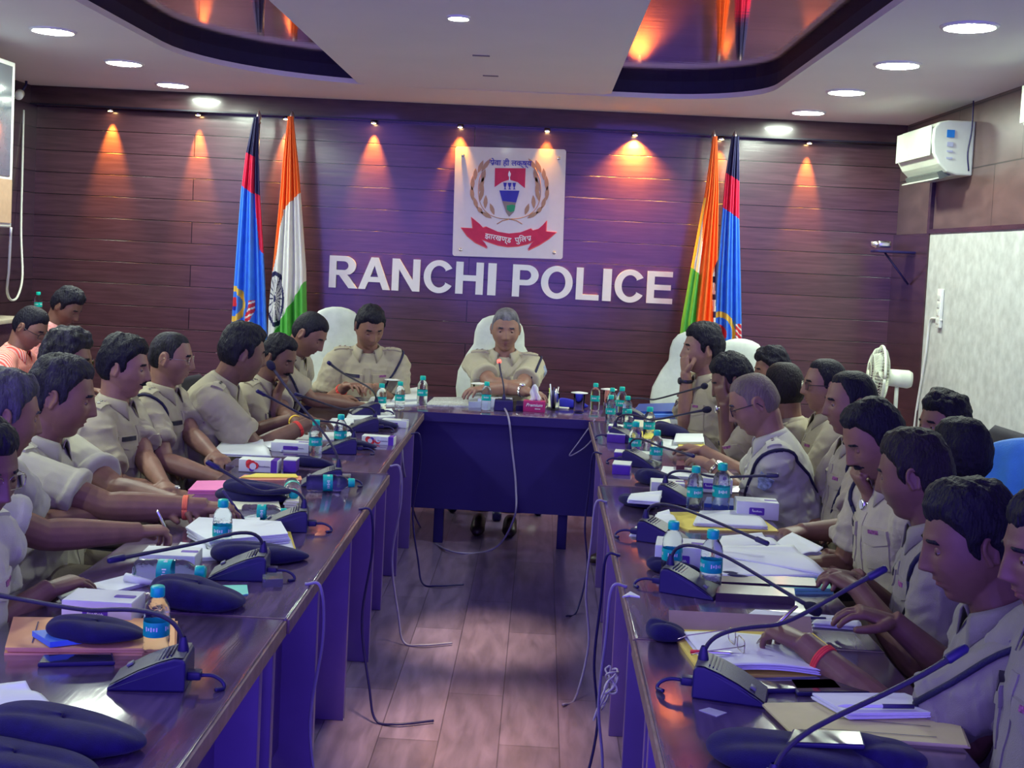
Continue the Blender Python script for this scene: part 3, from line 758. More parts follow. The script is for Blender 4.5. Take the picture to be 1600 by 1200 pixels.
# ---- left side of the left table
P_('L1',label='person in a red and white striped shirt and spectacles, head bent, at the far left',hp=(46,513),Y=6.6,s=.98,face=5,hy=-5,pitch=26,lean=16,tone=1,hst='short',hair='black',shirtmat=stripe,uniform=False,specs='black',group='people in plain clothes at the left wall',sleeve=1.2,fat=.2)
P_('L2',label='person in a pink shirt with thick black hair, behind the striped shirt at far left',hp=(103,480),Y=7.05,s=.92,face=0,hy=-8,pitch=30,lean=20,tone=2,hst='thick',shirtmat=pinkc,uniform=False,group='people in plain clothes at the left wall',sleeve=1.2,fat=0)
P_('L3',label='officer with fluffy grey-black hair seated behind a dark-haired one, mostly hidden',hp=(104,566),Y=4.95,s=1.02,face=10,hy=8,pitch=6,lean=6,tone=1,hst='fluffy',hair='salt2',specs='black',fat=.3,RH=(190,752,-.03,'relax'),watch=(1,'steel'))
P_('L4',label='big officer in pale khaki with orange wrist thread, writing at the left table',hp=(94,622),Y=3.95,s=1.10,face=3,hy=14,pitch=10,lean=14,tone=1,hst='full',hair='salt2',shirt=(0.47,0.45,0.34),RH=(352,800,.045,'pen'),LH=(300,800,.04,'relax'),thread=(1,'orange'),fat=.7,wide=1.12,reced=.006)
P_('L5',label='young officer with thick black hair and moustache in profile, left row',hp=(193,576),Y=4.8,s=1.0,face=-3,hy=5,pitch=4,lean=8,tone=0,hst='thick',moustache=True,RH=(285,777,-.07,'relax'),LH=(262,772,-.06,'relax'),watch=(1,'steel'),cord=-1)
P_('L6',label='officer with cropped grey hair and rimless spectacles in profile, left row',hp=(266,561),Y=5.2,s=.97,face=-2,hy=6,pitch=4,lean=8,tone=0,hst='buzz',hair='salt2',specs='wire',RH=(340,747,-.05,'relax'),LH=(352,735,-.03,'relax'),cord=1,reced=.01)
P_('L7',label='stout officer with thick black hair leaning far over the left table, red wrist thread',hp=(378,554),Y=5.5,s=1.06,face=8,hy=28,pitch=8,lean=26,tone=2,hst='thick',RH=(478,664,.07,'relax'),LH=(455,655,.05,'relax'),fat=1.0,wide=1.15,thread=(1,'red'))
P_('L8',label='moustached officer resting his chin on his hand, between the stout one and the next',hp=(434,560),Y=6.05,s=.95,face=-10,hy=-18,pitch=20,lean=22,tone=2,hst='full',moustache=True,RH=fh(.015,.075,-.165,(0,.15,1),(0,-1,.1),[.9,1.1,1.2,1.2]),LH=(470,668,.03,'relax'),thread=(-1,'yellow'),reced=.012)
P_('L9',label='officer with short dark crop bending down to write near the left corner',hp=(482,523),Y=6.4,s=.98,face=-12,hy=-12,pitch=30,lean=24,tone=1,hst='short',RH=(548,632,.04,'pen'),LH=(528,622,.03,'relax'),cord=1,voxel=.0048)
P_('L10',label='officer with black hair looking down at papers, seated left of the grey-haired one',hp=(577,512),Y=7.25,s=1.06,face=-78,hy=-62,pitch=24,lean=12,tone=1,hst='full',RH=(540,604,.08,'relax'),LH=(588,606,.08,'pen'),thread=(1,'red'),cord=-1,fat=.3,voxel=.0048)
P_('L11',label='officer with grey-edged black hair, ear to camera, writing with his fist at the left table',hp=(2,652),Y=3.25,s=1.0,face=5,hy=38,pitch=8,lean=18,tone=1,hst='full',hair='saltpepper',shirt=(0.50,0.49,0.40),RH=(236,836,.05,'pen'),LH=(190,800,.03,'relax'),fat=.6,wide=1.1)
P_('L12',label='officer in wire spectacles at the left edge, face turned to the camera',hp=(-38,738),Y=2.72,s=1.0,face=-8,hy=-22,pitch=12,lean=14,tone=2,hst='full',hair='black',specs='wire',shirt=(0.50,0.49,0.40),RH=(70,925,.03,'relax'),LH=(0,850,.03,'relax'),fat=.4)
# ---- head of the table
P_('C',label='grey-haired senior officer facing the camera behind the cross table, arms folded on it',hp=(790,516),Y=7.55,s=1.10,face=-90,hy=-86,pitch=6,lean=8,tone=0,hst='short',hair='grey',RH=(822,612,.095,'relax'),LH=(758,608,.10,'relax'),armR=(1.2,.1,-.6),armL=(1.2,.1,-.6),watch=(1,'steel'),cord=-1,patch=-1,fat=.3,voxel=.0048,shirt=(0.46,0.42,0.29))
# ---- right side
P_('R1',label='officer with side-swept black hair, chin on fist with black watch, in a white chair',hp=(1098,547),Y=6.55,s=1.08,face=195,hy=185,pitch=0,lean=10,tone=0,hst='thick',LH=(1010,610,.02,'relax'),RH=fh(-.035,.085,-.125,(.25,.1,1),(.3,-1,.1),[1.2,1.3,1.4,1.4]),watch=(1,'black'),moustache=True,voxel=.0045,frontdx=.0)
P_('R2',label='officer hiding his face in both hands, silver watch, elbow on the right table',hp=(1145,596),Y=5.75,s=1.0,face=180,hy=178,pitch=22,lean=24,tone=2,hst='thick',LH=fh(.062,.075,-.09,(-.1,-.05,1),(-.6,-.75,0),.18),RH=fh(-.062,.075,-.09,(.1,-.05,1),(.6,-.75,0),.18),watch=(-1,'steel'),moustache=True)
P_('R3',label='person with tousled black hair near the back wall, only the top of the head showing',hp=(1206,580),Y=6.9,s=1.0,face=185,lean=5,tone=1,hst='fluffy',hair='black',pitch=8,voxel=.0052,group='people in the second row on the right')
P_('R4',label='officer with short dark round head seen from behind, beyond the bald one',hp=(1224,612),Y=5.75,s=1.1,face=150,hy=120,lean=10,tone=1,hst='short',hair='brown',voxel=.005)
P_('R5',label='bald grey-fringed officer in spectacles with navy shoulder cord, hands over the right table',hp=(1180,632),Y=4.95,s=1.06,face=172,hy=170,pitch=22,lean=18,tone=0,hst='bald',hair='buzzgrey',specs='black',LH=(1112,728,.05,'relax'),RH=(1100,706,.05,'relax'),armL=(.35,-.6,-1),cord=-1,patch=-1,fat=.5,wide=1.05,shirt=(0.50,0.46,0.33),watch=(-1,'gold'),thread=None)
P_('R6',label='officer in dark spectacles with receding black hair, profile before the back wall',hp=(1289,604),Y=5.55,s=1.0,face=178,hy=183,lean=6,tone=0,hst='short',specs='black',reced=.018)
P_('R7',label='officer with bare forehead and dark crop in profile, right of the bald one',hp=(1330,632),Y=4.7,s=1.02,face=178,hy=182,pitch=4,lean=10,tone=1,hst='short',hair='black',LH=(1255,830,.0,'relax'),cord=-1,reced=.022,fat=.3,armL=(.3,-.2,-1))
P_('R8',label='moustached officer looking down, hand at his chin, right row',hp=(1368,688),Y=3.85,s=1.02,face=185,hy=190,pitch=26,lean=14,tone=1,hst='full',moustache=True,RH=None,LH=fh(.03,.070,-.165,(-.1,.25,1),(0,-1,.1),[.8,1.0,1.2,1.2]),watch=(-1,'steel'),thread=None,cord=1,shirt=(0.46,0.45,0.36),reced=.010)
P_('R9',label='person with spiky black hair in the second row by the grey partition',hp=(1474,668),Y=4.7,s=1.0,face=190,hy=200,lean=4,tone=1,hst='fluffy',hair='black',uniform=False,shirt=(0.4,0.38,0.3),group='people in the second row on the right')
P_('R10',label='person with glossy combed-back dark hair in the second row, blue cloth behind',hp=(1500,718),Y=3.95,s=1.04,face=170,hy=120,lean=4,tone=1,hst='full',hair='black',uniform=False,shirt=(0.55,0.53,0.42),group='people in the second row on the right')
P_('R11',label='officer seen from behind with brown-black head, navy lanyard, hands clasped by the right table',hp=(1430,745),Y=3.3,s=1.0,face=168,hy=150,pitch=10,lean=16,tone=2,hst='full',hair='brown',LH=(1345,925,.05,'relax'),RH=(1340,905,.05,'relax'),cord=-1,shirt=(0.27,0.25,0.20),fat=.5)  # near-right officers from here: shirt and skin colours darkened to imitate dim light
P_('R12',label='nearest officer on the right, thick black hair, red wrist thread, writing on a yellow folder',hp=(1520,852),Y=2.62,s=1.06,face=172,hy=176,pitch=12,lean=18,tone=2,hst='thick',hair='black',LH=(1262,1010,.05,'pen'),RH=(1400,975,.05,'relax'),armL=(.35,-.1,-1),thread=(-1,'red'),cord=-1,shirt=(0.26,0.25,0.205),fat=.3)
P_('R13',label='officer cut by the right edge of the photo, cheek and dark hair only',hp=(1652,868),Y=2.28,s=1.0,face=178,hy=182,pitch=8,lean=8,tone=2,hst='full',hair='black',shirt=(0.25,0.24,0.20),moustache=False)

# ================================================================== WALL SIGNS, FLAGS, WALL FITTINGS
letter_w=M('white_letter',(0.80,0.83,0.80),rough=.35,var=.02)
def bold(L,w=.21):
    def arc(cx,cy,rx,ry,a0,a1,n=20): return [(cx+rx*math.cos(math.radians(a0+(a1-a0)*k/n)), cy+ry*math.sin(math.radians(a0+(a1-a0)*k/n))) for k in range(n+1)]
    if L=='I': return [[(0,0),(w,0),(w,1),(0,1)]], w
    if L=='H': return [[(0,0),(w,0),(w,.41),(.58,.41),(.58,0),(.58+w,0),(.58+w,1),(.58,1),(.58,.59),(w,.59),(w,1),(0,1)]], .79
    if L=='L': return [[(0,0),(.70,0),(.70,.17),(w,.17),(w,1),(0,1)]], .70
    if L=='E': return [[(0,0),(.74,0),(.74,.165),(w,.165),(w,.42),(.68,.42),(.68,.585),(w,.585),(w,.835),(.72,.835),(.72,1),(0,1)]], .74
    if L=='N': return [[(0,0),(w*.95,0),(w*.95,.67),(.60,0),(.80,0),(.80,1),(.60,1),(.60,.34),(.20,1),(0,1)]], .80
    if L=='A': return [[(0,0),(.21,0),(.30,.23),(.66,.23),(.75,0),(.97,0),(.59,1),(.37,1)],[(.36,.39),(.48,.75),(.60,.39)]], .97
    if L=='P': return [[(0,0),(w,0),(w,.36),(.42,.36)]+arc(.42,.68,.34,.32,-90,90)+[(0,1)], [(w,.53),(w,.83),(.40,.83)]+arc(.40,.68,.14,.15,90,-90,10)], .76
    if L=='R': return [[(0,0),(w,0),(w,.40),(.30,.40),(.60,0),(.86,0),(.60,.36),(.53,.42)]+arc(.46,.70,.34,.30,-65,90)+[(0,1)], [(w,.56),(w,.835),(.44,.835)]+arc(.44,.6975,.135,.1375,90,-90,10)], .86
    if L=='O': return [circ(.515,48,.47,.5,.47), circ(.34,40,.47,.5,.255)], .94
    if L=='C': return [arc(.47,.5,.47,.515,32,328,44)+[(.66,.325)]+arc(.47,.5,.255,.34,-38,-322,36)[::1]+[(.66,.675)]], .87
LETTERS=[('R',513.5,558),('A',559.5,609),('N',611.5,655),('C',661,705),('H',711,754),('I',761,774),('P',799.5,840),('O',844,893.5),('L',899,935),('I',940.5,954),('C',959,1003.5),('E',1009.5,1050)]
ordl=['first letter of the left word','second letter of the left word','third letter of the left word','fourth letter of the left word','fifth letter of the left word','last letter of the left word','first letter of the right word','second letter of the right word','third letter of the right word','fourth letter of the right word','fifth letter of the right word','last letter of the right word']
for i,(ch_,x0,x1) in enumerate(LETTERS):
    out,w=bold(ch_); a=aty(x0,448+.05*(x0-513),YB-.02); b=aty(x1,448+.05*(x1-513),YB-.02)
    sx_=(b.x-a.x)/w; H=.258; z0=1.303
    pts=[[(p[0]*sx_,p[1]*H) for p in o] for o in out]
    mb=MB(); mb.poly(pts,0,.022,letter_w,X=Vector((1,0,0)),Y=Vector((0,0,1)),O=Vector((a.x,YB-.003,z0)))
    o=mb.build('sign_letter'); tag(o,'large white wall letter %s, %s below the crest panel'%(ch_,ordl[i]),'letter','large white letters on the back wall')
# crest panel
pc=aty(795.5,317,YB-.03); S_=1/5.714/193.9
pan=empty('crest_panel',(pc.x,YB-.03,pc.z)); pan.rotation_euler=(0,-.018,0)
tag(pan,'square cream board with laurel crest and red ribbon on the back wall','sign board')
cream=M('cream_acrylic',(0.66,0.64,0.52),rough=.25,var=.02,coat=.3)
RX,RZv=Vector((1,0,0)),Vector((0,0,1))
MB().poly(rrect(.885,.875,.02),-.004,.006,cream,X=RX,Y=RZv).build('board',pan)
ct,st_=math.cos(.030),math.sin(.030)
def E(x,y): 
    u=(x-660)*S_; v=-(y-607)*S_; return (u*ct-v*st_*1.0, u*st_+v*ct)
gold=M('laurel_gold',(0.42,0.25,0.15),rough=.5); crim=M('crimson',(0.55,0.02,0.06),rough=.45); cblue=M('crest_blue',(0.03,0.03,0.36),rough=.45); cgreen=M('crest_green',(0.02,0.30,0.12),rough=.5); cgrey=M('crest_grey',(0.25,0.2,0.18),rough=.5)
redl=M('ribbon_edge',(0.75,0.12,0.08),rough=.5)
def em(mbx,pts,mat,h=.009,base=.006): mbx.poly([E(*p) for p in pts],base,h,mat,X=RX,Y=RZv)
wl=MB()
def leaf(x0,y0,x1,y1,w):
    d=Vector((x1-x0,y1-y0)); n=Vector((-d.y,d.x)).normalized(); L=[]
    prof=[(0,0),(.2,.62),(.45,1),(.7,.8),(.9,.3),(1,0)]
    for t,q in prof: L.append((x0+d.x*t+n.x*w*q,y0+d.y*t+n.y*w*q))
    for t,q in reversed(prof[1:-1]): L.append((x0+d.x*t-n.x*w*q,y0+d.y*t-n.y*w*q))
    em(wl,L,gold)
cxm=664
for s in(-1,1):
    f=lambda x:cxm+s*(x-cxm) if s<0 else x
    R=[(985,350,925,240),(1000,430,960,320),(1000,520,975,410),(975,610,1000,490),(905,700,975,590),(830,745,910,690)]
    leafs=[(915,330,845,235),(945,345,905,250),(970,410,965,320),(910,430,885,330),(995,500,990,390),(930,510,900,400),(990,590,1000,480),(930,600,900,480),(950,660,975,575),(880,660,875,560),(900,705,945,650),(800,715,830,630),(820,745,905,695)]
    for x0,y0,x1,y1 in leafs:
        leaf(f(x0),y0,f(x1+(x1-x0)*.22),y1+(y1-y0)*.22,19)
    st=[(668,750),(760,742),(850,705),(915,630),(940,520),(930,400),(890,300)]
    pts=crom([Vector((*E(f(a),b),.008)) for a,b in st],6); pts=[Vector((p.x,-p.z,p.y)) for p in pts]
    wl.loft(pts,.003,gold,6)
    pts=[Vector((E(f(a),b)[0],-.008,E(f(a),b)[1])) for a,b in ((668,750),(600,765),(552,795))]; wl.loft(pts,.004,gold,6)
wl.build('laurel_wreath',pan)
b=MB(); em(b,[(535,300),(806,302),(800,478),(735,425),(662,402),(595,425),(532,468)],crim); b.build('banner_field',pan)
b=MB()
em(b,[(662,322),(676,350),(672,372),(668,378),(670,410),(658,410),(659,378),(652,368),(652,348)],letter_w,.011)
em(b,[(608,428),(640,430),(632,462),(628,468),(628,480),(638,488),(612,488),(621,480),(621,468),(615,460)],cblue,.011)
em(b,[(648,430),(682,430),(674,462),(669,468),(669,480),(678,488),(652,488),(662,480),(661,468),(655,460)],cblue,.011)
em(b,[(690,430),(721,430),(714,462),(709,468),(709,480),(718,488),(694,488),(702,480),(702,468),(696,460)],cblue,.011)
b.build('torch_and_capitals',pan)
b=MB(); em(b,[(574,497),(752,500),(722,605),(600,590)],cblue,.011); em(b,[(600,591),(720,606),(700,690),(660,730),(632,690)],cgrey,.011)
em(b,[(640,630),(690,622),(716,632),(706,680),(672,690),(640,668)],cgreen,.013); b.build('shield',pan)
b=MB()
rib=[(322,730),(395,790),(425,825),(455,815),(560,862),(660,878),(760,868),(855,832),(872,850),(925,835),(965,800),(998,760),(992,858),(1085,868),(1015,930),(930,985),(828,1034),(862,975),(895,945),(830,975),(740,996),(650,1002),(560,988),(480,960),(405,930),(440,970),(466,1015),(360,965),(285,905),(228,825),(332,830)]
em(b,rib,redl,.009); cx0,cy0=660,890
em(b,[((x-cx0)*.975+cx0,(y-cy0)*.93+cy0-1) for x,y in rib],crim,.011); b.build('ribbon',pan)
for x_,y_ in ((252,188),(1100,216),(228,1022),(1060,1050)):
    u,v=E(x_,y_); MB().lathe([(0,.012),(.010,.011),(.014,.006),(.014,0)],chrome,c=(u,-.006,v),axis=(0,-1,0),n=16).build('fixing_bolt',pan)
def text(s,name,size,loc,mat,parent,rot=(PI/2,0,0),ext=.001,shear=0,align='CENTER'):
    cu=bpy.data.curves.new(name,'FONT'); cu.body=s; cu.size=size; cu.extrude=ext; cu.align_x=align; cu.align_y='CENTER'; cu.shear=shear; cu.offset=size*.012
    o=bpy.data.objects.new(name,cu); COL.objects.link(o); o.parent=parent; o.location=loc; o.rotation_euler=rot; cu.materials.append(mat); return o
text('सेवा ही लक्ष्य','crest_lettering',.062,(*[E(672,258)[0],-.010],E(672,258)[1]),cblue,pan)
for i,(wd_,x_,y_,a_) in enumerate((('झारखण्ड',562,920,-.16),('पुिलस',785,930,.16))):
    u,v=E(x_,y_); text(wd_,'ribbon_lettering',.060,(u,-.014,v),letter_w,pan,rot=(PI/2,-(-a_)*-1 if False else (-a_),0))
# ------------------------------------------------------------------ flags
fo=M('flag_orange',(0.95,0.16,0.02),rough=.6,var=.05); fw_=M('flag_white',(0.80,0.80,0.74),rough=.6,var=.03); fg=M('flag_green',(0.10,0.48,0.07),rough=.6); fn=M('flag_navy',(0.02,0.02,0.09),rough=.6)
fr_=M('flag_red',(0.72,0.02,0.08),rough=.6); fb=M('flag_sky_blue',(0.05,0.22,0.80),rough=.6); fy=M('flag_gold',(0.80,0.52,0.08),rough=.6); fwr=M('flag_ribbon_red',(0.65,0.03,0.05),rough=.6)
def flag(name,label,top,ysh,outline,colf,Yf,nu=90,nv=420,foldn=5.5,ph=0.0):
    """outline: list of (py, pxleft, pxright); colf(px,py)->material"""
    tp=aty(top[0],top[1],Yf); e=empty(name,(tp.x,Yf+.03,0)); tag(e,label,'flag')
    O=Vector((tp.x,Yf+.03,0))
    p=MB(); p.loft([(0,0,.03),(0,0,tp.z-.02)],.013,chrome,12); p.build('pole',e)
    MB().lathe([(.013,0),(.02,.01),(.012,.025),(.022,.05),(.012,.085),(.0,.11)],M('flag_finial',(0.25,0.2,0.2),rough=.3,metal=.8),c=(0,0,tp.z-.05),n=18).build('finial',e)
    MB().lathe([(0,0),(.14,0),(.14,.02),(.05,.04),(.03,.05),(0,.05)],chrome,n=32).build('pole_base',e)
    ys=[o[0] for o in outline]
    vs=[];fs=[];ms=[];mats=[];cl=MB()
    y0,y1=ys[0],ys[-1]
    for j in range(nv+1):
        py=y0+(y1-y0)*j/nv; xl=np.interp(py,ys,[o[1] for o in outline]); xr=np.interp(py,ys,[o[2] for o in outline])
        for i in range(nu+1):
            u=i/nu; px=xl+(xr-xl)*u; w=(xr-xl)/200.0
            q=aty(px,py,Yf); fold=math.cos(2*PI*foldn*u+ph+.8*math.sin(j/nv*3))*.10*w+math.sin(2*PI*foldn*.5*u+1+ph)*.10*w
            d=-.05-math.sin(PI*u)*.22*w*1.2+fold
            vs.append(Vector((q.x+d*(q.x/Yf)*.0,Yf+d,q.z))-O)
    def mi(m):
        if m not in cl.mats: cl.mats.append(m)
        return cl.mats.index(m)
    for j in range(nv):
        py=y0+(y1-y0)*(j+.5)/nv; xl=np.interp(py,ys,[o[1] for o in outline]); xr=np.interp(py,ys,[o[2] for o in outline])
        for i in range(nu):
            px=xl+(xr-xl)*(i+.5)/nu; a=j*(nu+1)+i
            cl.f.append((a,a+1,a+nu+2,a+nu+1)); cl.m.append(mi(colf(px,py))); cl.sm.append(True)
    cl.v=[tuple(v) for v in vs]
    o=cl.build('cloth',e,fix=False); md=o.modifiers.new('s','SOLIDIFY'); md.thickness=.004; md.offset=0
    return e
def lin(x,y,x0,y0,x1,y1): return (x1-x0)*(y-y0)-(y1-y0)*(x-x0)     # >0 below the line going right
def col_lb(x,y):   # left blue flag
    fold=np.interp(y,[175,300,395,540],[401,401,409,420])
    if x>fold:
        if y<302+(x-fold)*.5: return fn
        return fr_ if y<385+(x-404)*1.0 else fb
    if lin(x,y,386,238,401,246)<0: return fn
    if lin(x,y,380,290,400,304)<0: return fr_
    dx,dy=x-368,(y-474)
    r=math.hypot(dx/19,dy/25)
    if .78<r<1.12 and x<392: return fy
    if r<.5 and math.hypot((x-370)/8,(y-474)/10)<1: return fwr if y<478 else cblue
    if 389<x<402 and 468<y<506 and abs((x-396)-(487-y)*.30)<5.5: return fwr if int((y+x*.5)/3.1)%3 else fw_
    return fb
def col_li(x,y):   # left national flag
    if lin(x,y,436,340,470,303)<0 and not (x<446 and y>340): return fo
    ln_=np.interp(y,[335,425],[446,430])
    if y<425 and x<ln_ and y<424: return fo
    cx,cy=434.5,466; r=math.hypot((x-cx)/14.5,(y-cy)/43)
    if .84<r<1.0: return fn
    if r<.84:
        a=math.atan2((y-cy)/43,(x-cx)/14.5); 
        return fn if abs(math.sin(a*9))<.30+.25*(.84-r) or r<.12 else fw_
    if lin(x,y,441,504,478,440)>0: return fg
    return fw_
def col_ri(x,y):   # right national flag
    lx=np.interp(y,[300,330,430,520],[1103,1098,1091,1083])
    if x<lx and y>310:
        return fg if y>418+(x-1080)*1.0 else (fy if x<np.interp(y,[310,415],[1100,1081])+2 else fw_)
    if x>np.interp(y,[400,430,490],[1120,1111,1112]) and y>405: 
        return fn if (int(y/9)%3==0 or x>1115) else fw_
    return fo
def col_rb(x,y):
    if lin(x,y,1136,273,1153,284)<0: return fn
    if lin(x,y,1128,325,1153,343)<0: return fr_
    r=math.hypot((x-1122)/24,(y-520)/34)
    if .74<r<1.0 and y<530: return fy
    if 1146<x<1157 and 505<y<538: return fwr if int((y-x)/3)%3 else fw_
    if r<.4: return fwr
    return fb
YF=9.45
flag('standing_flag','blue, red and navy banner with gold emblem, standing left of the letters',(403,183),0,[(183,399,406),(240,386,407),(300,378,409),(420,368,417),(520,361,421),(640,356,424)],col_lb,YF)
flag('standing_flag','orange, white and green flag with navy wheel, standing left of the letters',(455,183),0,[(183,452,460),(260,443,468),(300,440,471),(420,428,479),(480,422,480),(560,419,482),(640,417,483)],col_li,YF,ph=1.2)
flag('standing_flag','orange flag with white and green edge, standing right of the letters',(1116,214),0,[(214,1113,1119),(300,1101,1121),(420,1079,1119),(500,1065,1116),(560,1058,1116),(660,1052,1116)],col_ri,YF-.03,ph=.4)
flag('standing_flag','sky blue, red and navy banner right of the orange flag',(1149,214),0,[(214,1142,1153),(275,1132,1154),(340,1126,1154),(440,1118,1157),(540,1113,1159),(660,1110,1161)],col_rb,YF,ph=2.0)
# ------------------------------------------------------------------ wall fittings
acw=M('ac_white',(0.66,0.72,0.60),rough=.35,var=.03); acd=M('ac_vent_dark',(0.08,0.09,0.09),rough=.6); stk=M('sticker_blue',(0.02,0.22,0.65),rough=.4)
def ac(Ya,Yb,label,z0=2.31,z1=2.67):
    e=empty('air_conditioner',(XR,(Ya+Yb)/2,z0)); tag(e,label,'air conditioner'); L=Yb-Ya; h=z1-z0
    prof=[(0,.0),(-.10,.0),(-.17,.02),(-.225,.07),(-.265,.14),(-.275,.22),(-.27,.30),(-.24,.345),(-.18,.358),(0,h)]
    m=MB(); n=len(prof); vs=[(x,-L/2,z) for x,z in prof]+[(x,L/2,z) for x,z in prof]
    m.add(vs,[(i,(i+1)%n,(i+1)%n+n,i+n) for i in range(n)]+[tuple(range(n)),tuple(range(2*n-1,n-1,-1))],acw,False); o=m.build('body',e); 
    bv=o.modifiers.new('b','BEVEL'); bv.width=.012; bv.segments=3; bv.limit_method='ANGLE'; bv.angle_limit=math.radians(40)
    MB().box((-.279,0,.225),(.006,L*.94,.20),acw,bev=.002).build('front_panel',e)
    MB().box((-.15,0,.020),(.12,L*.86,.05),acd,rot=Matrix.Rotation(math.radians(-25),3,'Y')).build('air_outlet',e)
    MB().box((-.19,0,-.015),(.10,L*.84,.007),acw,rot=Matrix.Rotation(math.radians(-18),3,'Y')).build('louver',e)
    MB().box((-.16,-L/2-.004,.27),(.05,.003,.05),stk).build('blue_sticker',e)
    for k in range(3): MB().box((-.16,-L/2-.004,.20-.045*k),(.04,.003,.012 if k else .03),M('sticker_pale',(0.45,0.5,0.62))).build('info_sticker',e)
    m=MB(); m.loft(crom([(-.03,-L/2-.012,.50),(-.028,-L/2-.012,.30),(-.045,-L/2-.014,.15),(-.03,-L/2-.012,.03)],6),.005,blackp,6); m.build('power_cable',e)
ac(8.15,8.98,'white split air conditioner with blue sticker, high on the right wall near the corner')
ac(5.85,6.68,'white split air conditioner cut by the right edge of the photo',z0=2.36,z1=2.71)
e=empty('wall_bracket',(XR-.02,9.30,1.80)); tag(e,'black bracket shelf with silver device on the dark strip of the right wall','bracket')
MB().box((-.14,0,.0),(.28,.22,.018),blackp,bev=.003).build('shelf',e)
MB().loft([(-.20,0,-.01),(-.01,0,-.24)],.008,blackp,8).build('strut',e)
m=MB().box((-.22,0,.055),(.10,.12,.05),chrome,bev=.015); m.lathe([(0,.04),(.02,.04),(.03,0)],chrome,c=(-.27,0,.05),axis=(-1,0,0),n=16); m.build('device',e)
sp_=atx(1470,482,XR-.02); e=empty('socket_board',(XR-.016,sp_.y,sp_.z)); tag(e,'tall narrow white socket strip on the grey partition','socket')
MB().box((-.012,0,0),(.022,.085,.27),white_pl,bev=.004).build('plate',e)
m=MB()
for k in range(4): m.box((-.0245,0,-.09+.055*k),(.004,.05,.035),M('socket_cream',(0.6,0.62,0.58)),bev=.001)
m.build('outlets',e)
a=(-.010,-.05,-.08); MB().loft(crom([a,(-.01,.10,-.075),(-.012,.20,-.11),(-.012,.24,-.35),(-.012,.36,-.75),(-.012,.40,-1.0)],8),.008,white_pl,8).build('cable',e)
# left: wall display, pillar, loop of cable, camera
slab('trim_10',((XL-3.46)/2,6.4,1.4),(-3.46-XL,2.3,2.8),wood_left)
e=empty('wall_display',(-3.36,6.6,1.66)); tag(e,'white framed wall display with beige lower band, cut by the left edge','display board')
MB().box((-.04,0,.515),(.08,2.0,1.03),white_pl,bev=.01).build('frame',e)
MB().box((.002,0,.66),(.006,1.90,.68),M('display_glass',(0.16,0.19,0.22),rough=.08,coat=1),bev=.002).build('screen',e)
MB().box((.003,0,.165),(.006,1.96,.27),M('beige_band',(0.50,0.33,0.22),rough=.5)).build('lower_band',e)
m=MB(); P=[aty(37,172,9.55),aty(35,260,9.5),aty(33,360,9.4),aty(35,430,9.2),aty(28,462,8.8),aty(18,469,8.4),aty(11,455,8.0),aty(14,420,7.8),aty(17,356,7.62)]
m.loft(crom(P,8),.0085,white_pl,8); tag(m.build('hanging_cable'),'thin white cable looping down the left corner from the display','cable')
cp=aty(30,148,9.3); e=empty('security_camera',(cp.x,9.3,cp.z)); tag(e,'small white security camera in the upper left corner','camera')
m=MB(); m.lathe([(0,.05),(.03,.05),(.034,.04),(.034,-.05),(.02,-.055),(0,-.055)],white_pl,axis=(.3,-1,-.3),n=18); m.build('housing',e)
MB().loft([(0,.03,.02),(0,.12,.09),(0,.12,.14)],.010,blackp,8).build('mount',e)
e=empty('side_cabinet',(-3.82,7.95,0)); tag(e,'cream-topped dark cabinet against the left wall behind the plain-clothes people','cabinet')
MB().box((0,0,.51),(.50,.70,1.02),wood_dark,bev=.006).build('carcass',e); MB().box((0,0,1.035),(.56,.76,.03),M('cream_top',(0.42,0.36,0.28),rough=.5),bev=.004).build('worktop',e)
q_=aty(59,494,8.6); e=empty('plant_stand',(q_.x,8.6,0)); tag(e,'narrow dark stand carrying a water bottle behind the striped shirt','stand')
MB().lathe([(0,1.05),(.09,1.05),(.09,1.03),(.02,1.02),(.02,.04),(.12,.02),(.12,0),(0,0)],wood_dark,n=28).build('stand_body',e)
# pedestal fan
fp=aty(1374,588,8.35); e=empty('pedestal_fan',(fp.x,8.35,0)); tag(e,'white pedestal fan seen edge-on in front of the right corner','fan')
fnm=M('fan_white',(0.66,0.71,0.58),rough=.4); hz=fp.z; ax_=Vector((-.985,.10,.05)).normalized()
q=ax_.to_track_quat('Z','Y').to_matrix()
def fpt(r,a,d): return Vector((0,0,hz))+q@Vector((r*math.cos(a),r*math.sin(a),d))
m=MB()
for sgn,dd in ((1,.075),(-1,-.05)):
    for k in range(54):
        a=2*PI*k/54; m.loft([fpt(.035,a,dd),fpt(.12,a,dd*.92),fpt(.185,a,dd*.55),fpt(.205,a,.0)],.0016,fnm,5)
    for r_,d_ in ((.035,dd),(.09,dd*.97),(.15,dd*.8)):
        m.loft([fpt(r_,2*PI*k/32,d_) for k in range(33)],.0018,fnm,5)
m.loft([fpt(.207,2*PI*k/40,0) for k in range(41)],.010,fnm,8); m.lathe([(0,.004),(.035,.003),(.037,-.004)],fnm,c=fpt(0,0,.078),axis=ax_); m.build('grille',e)
m=MB()
for k in range(3):
    vs=[];fs=[]
    for i in range(7):
        r_=.03+.145*i/6; w_=.9*math.sin(PI*(.12+.8*i/6))
        for j in range(5):
            t=(j/4-.5); vs.append(fpt(r_,2*PI*k/3+t*w_,t*.045+.01))
    for i in range(6):
        for j in range(4): b_=i*5+j; fs.append((b_,b_+1,b_+6,b_+5))
    m.add(vs,fs,fnm)
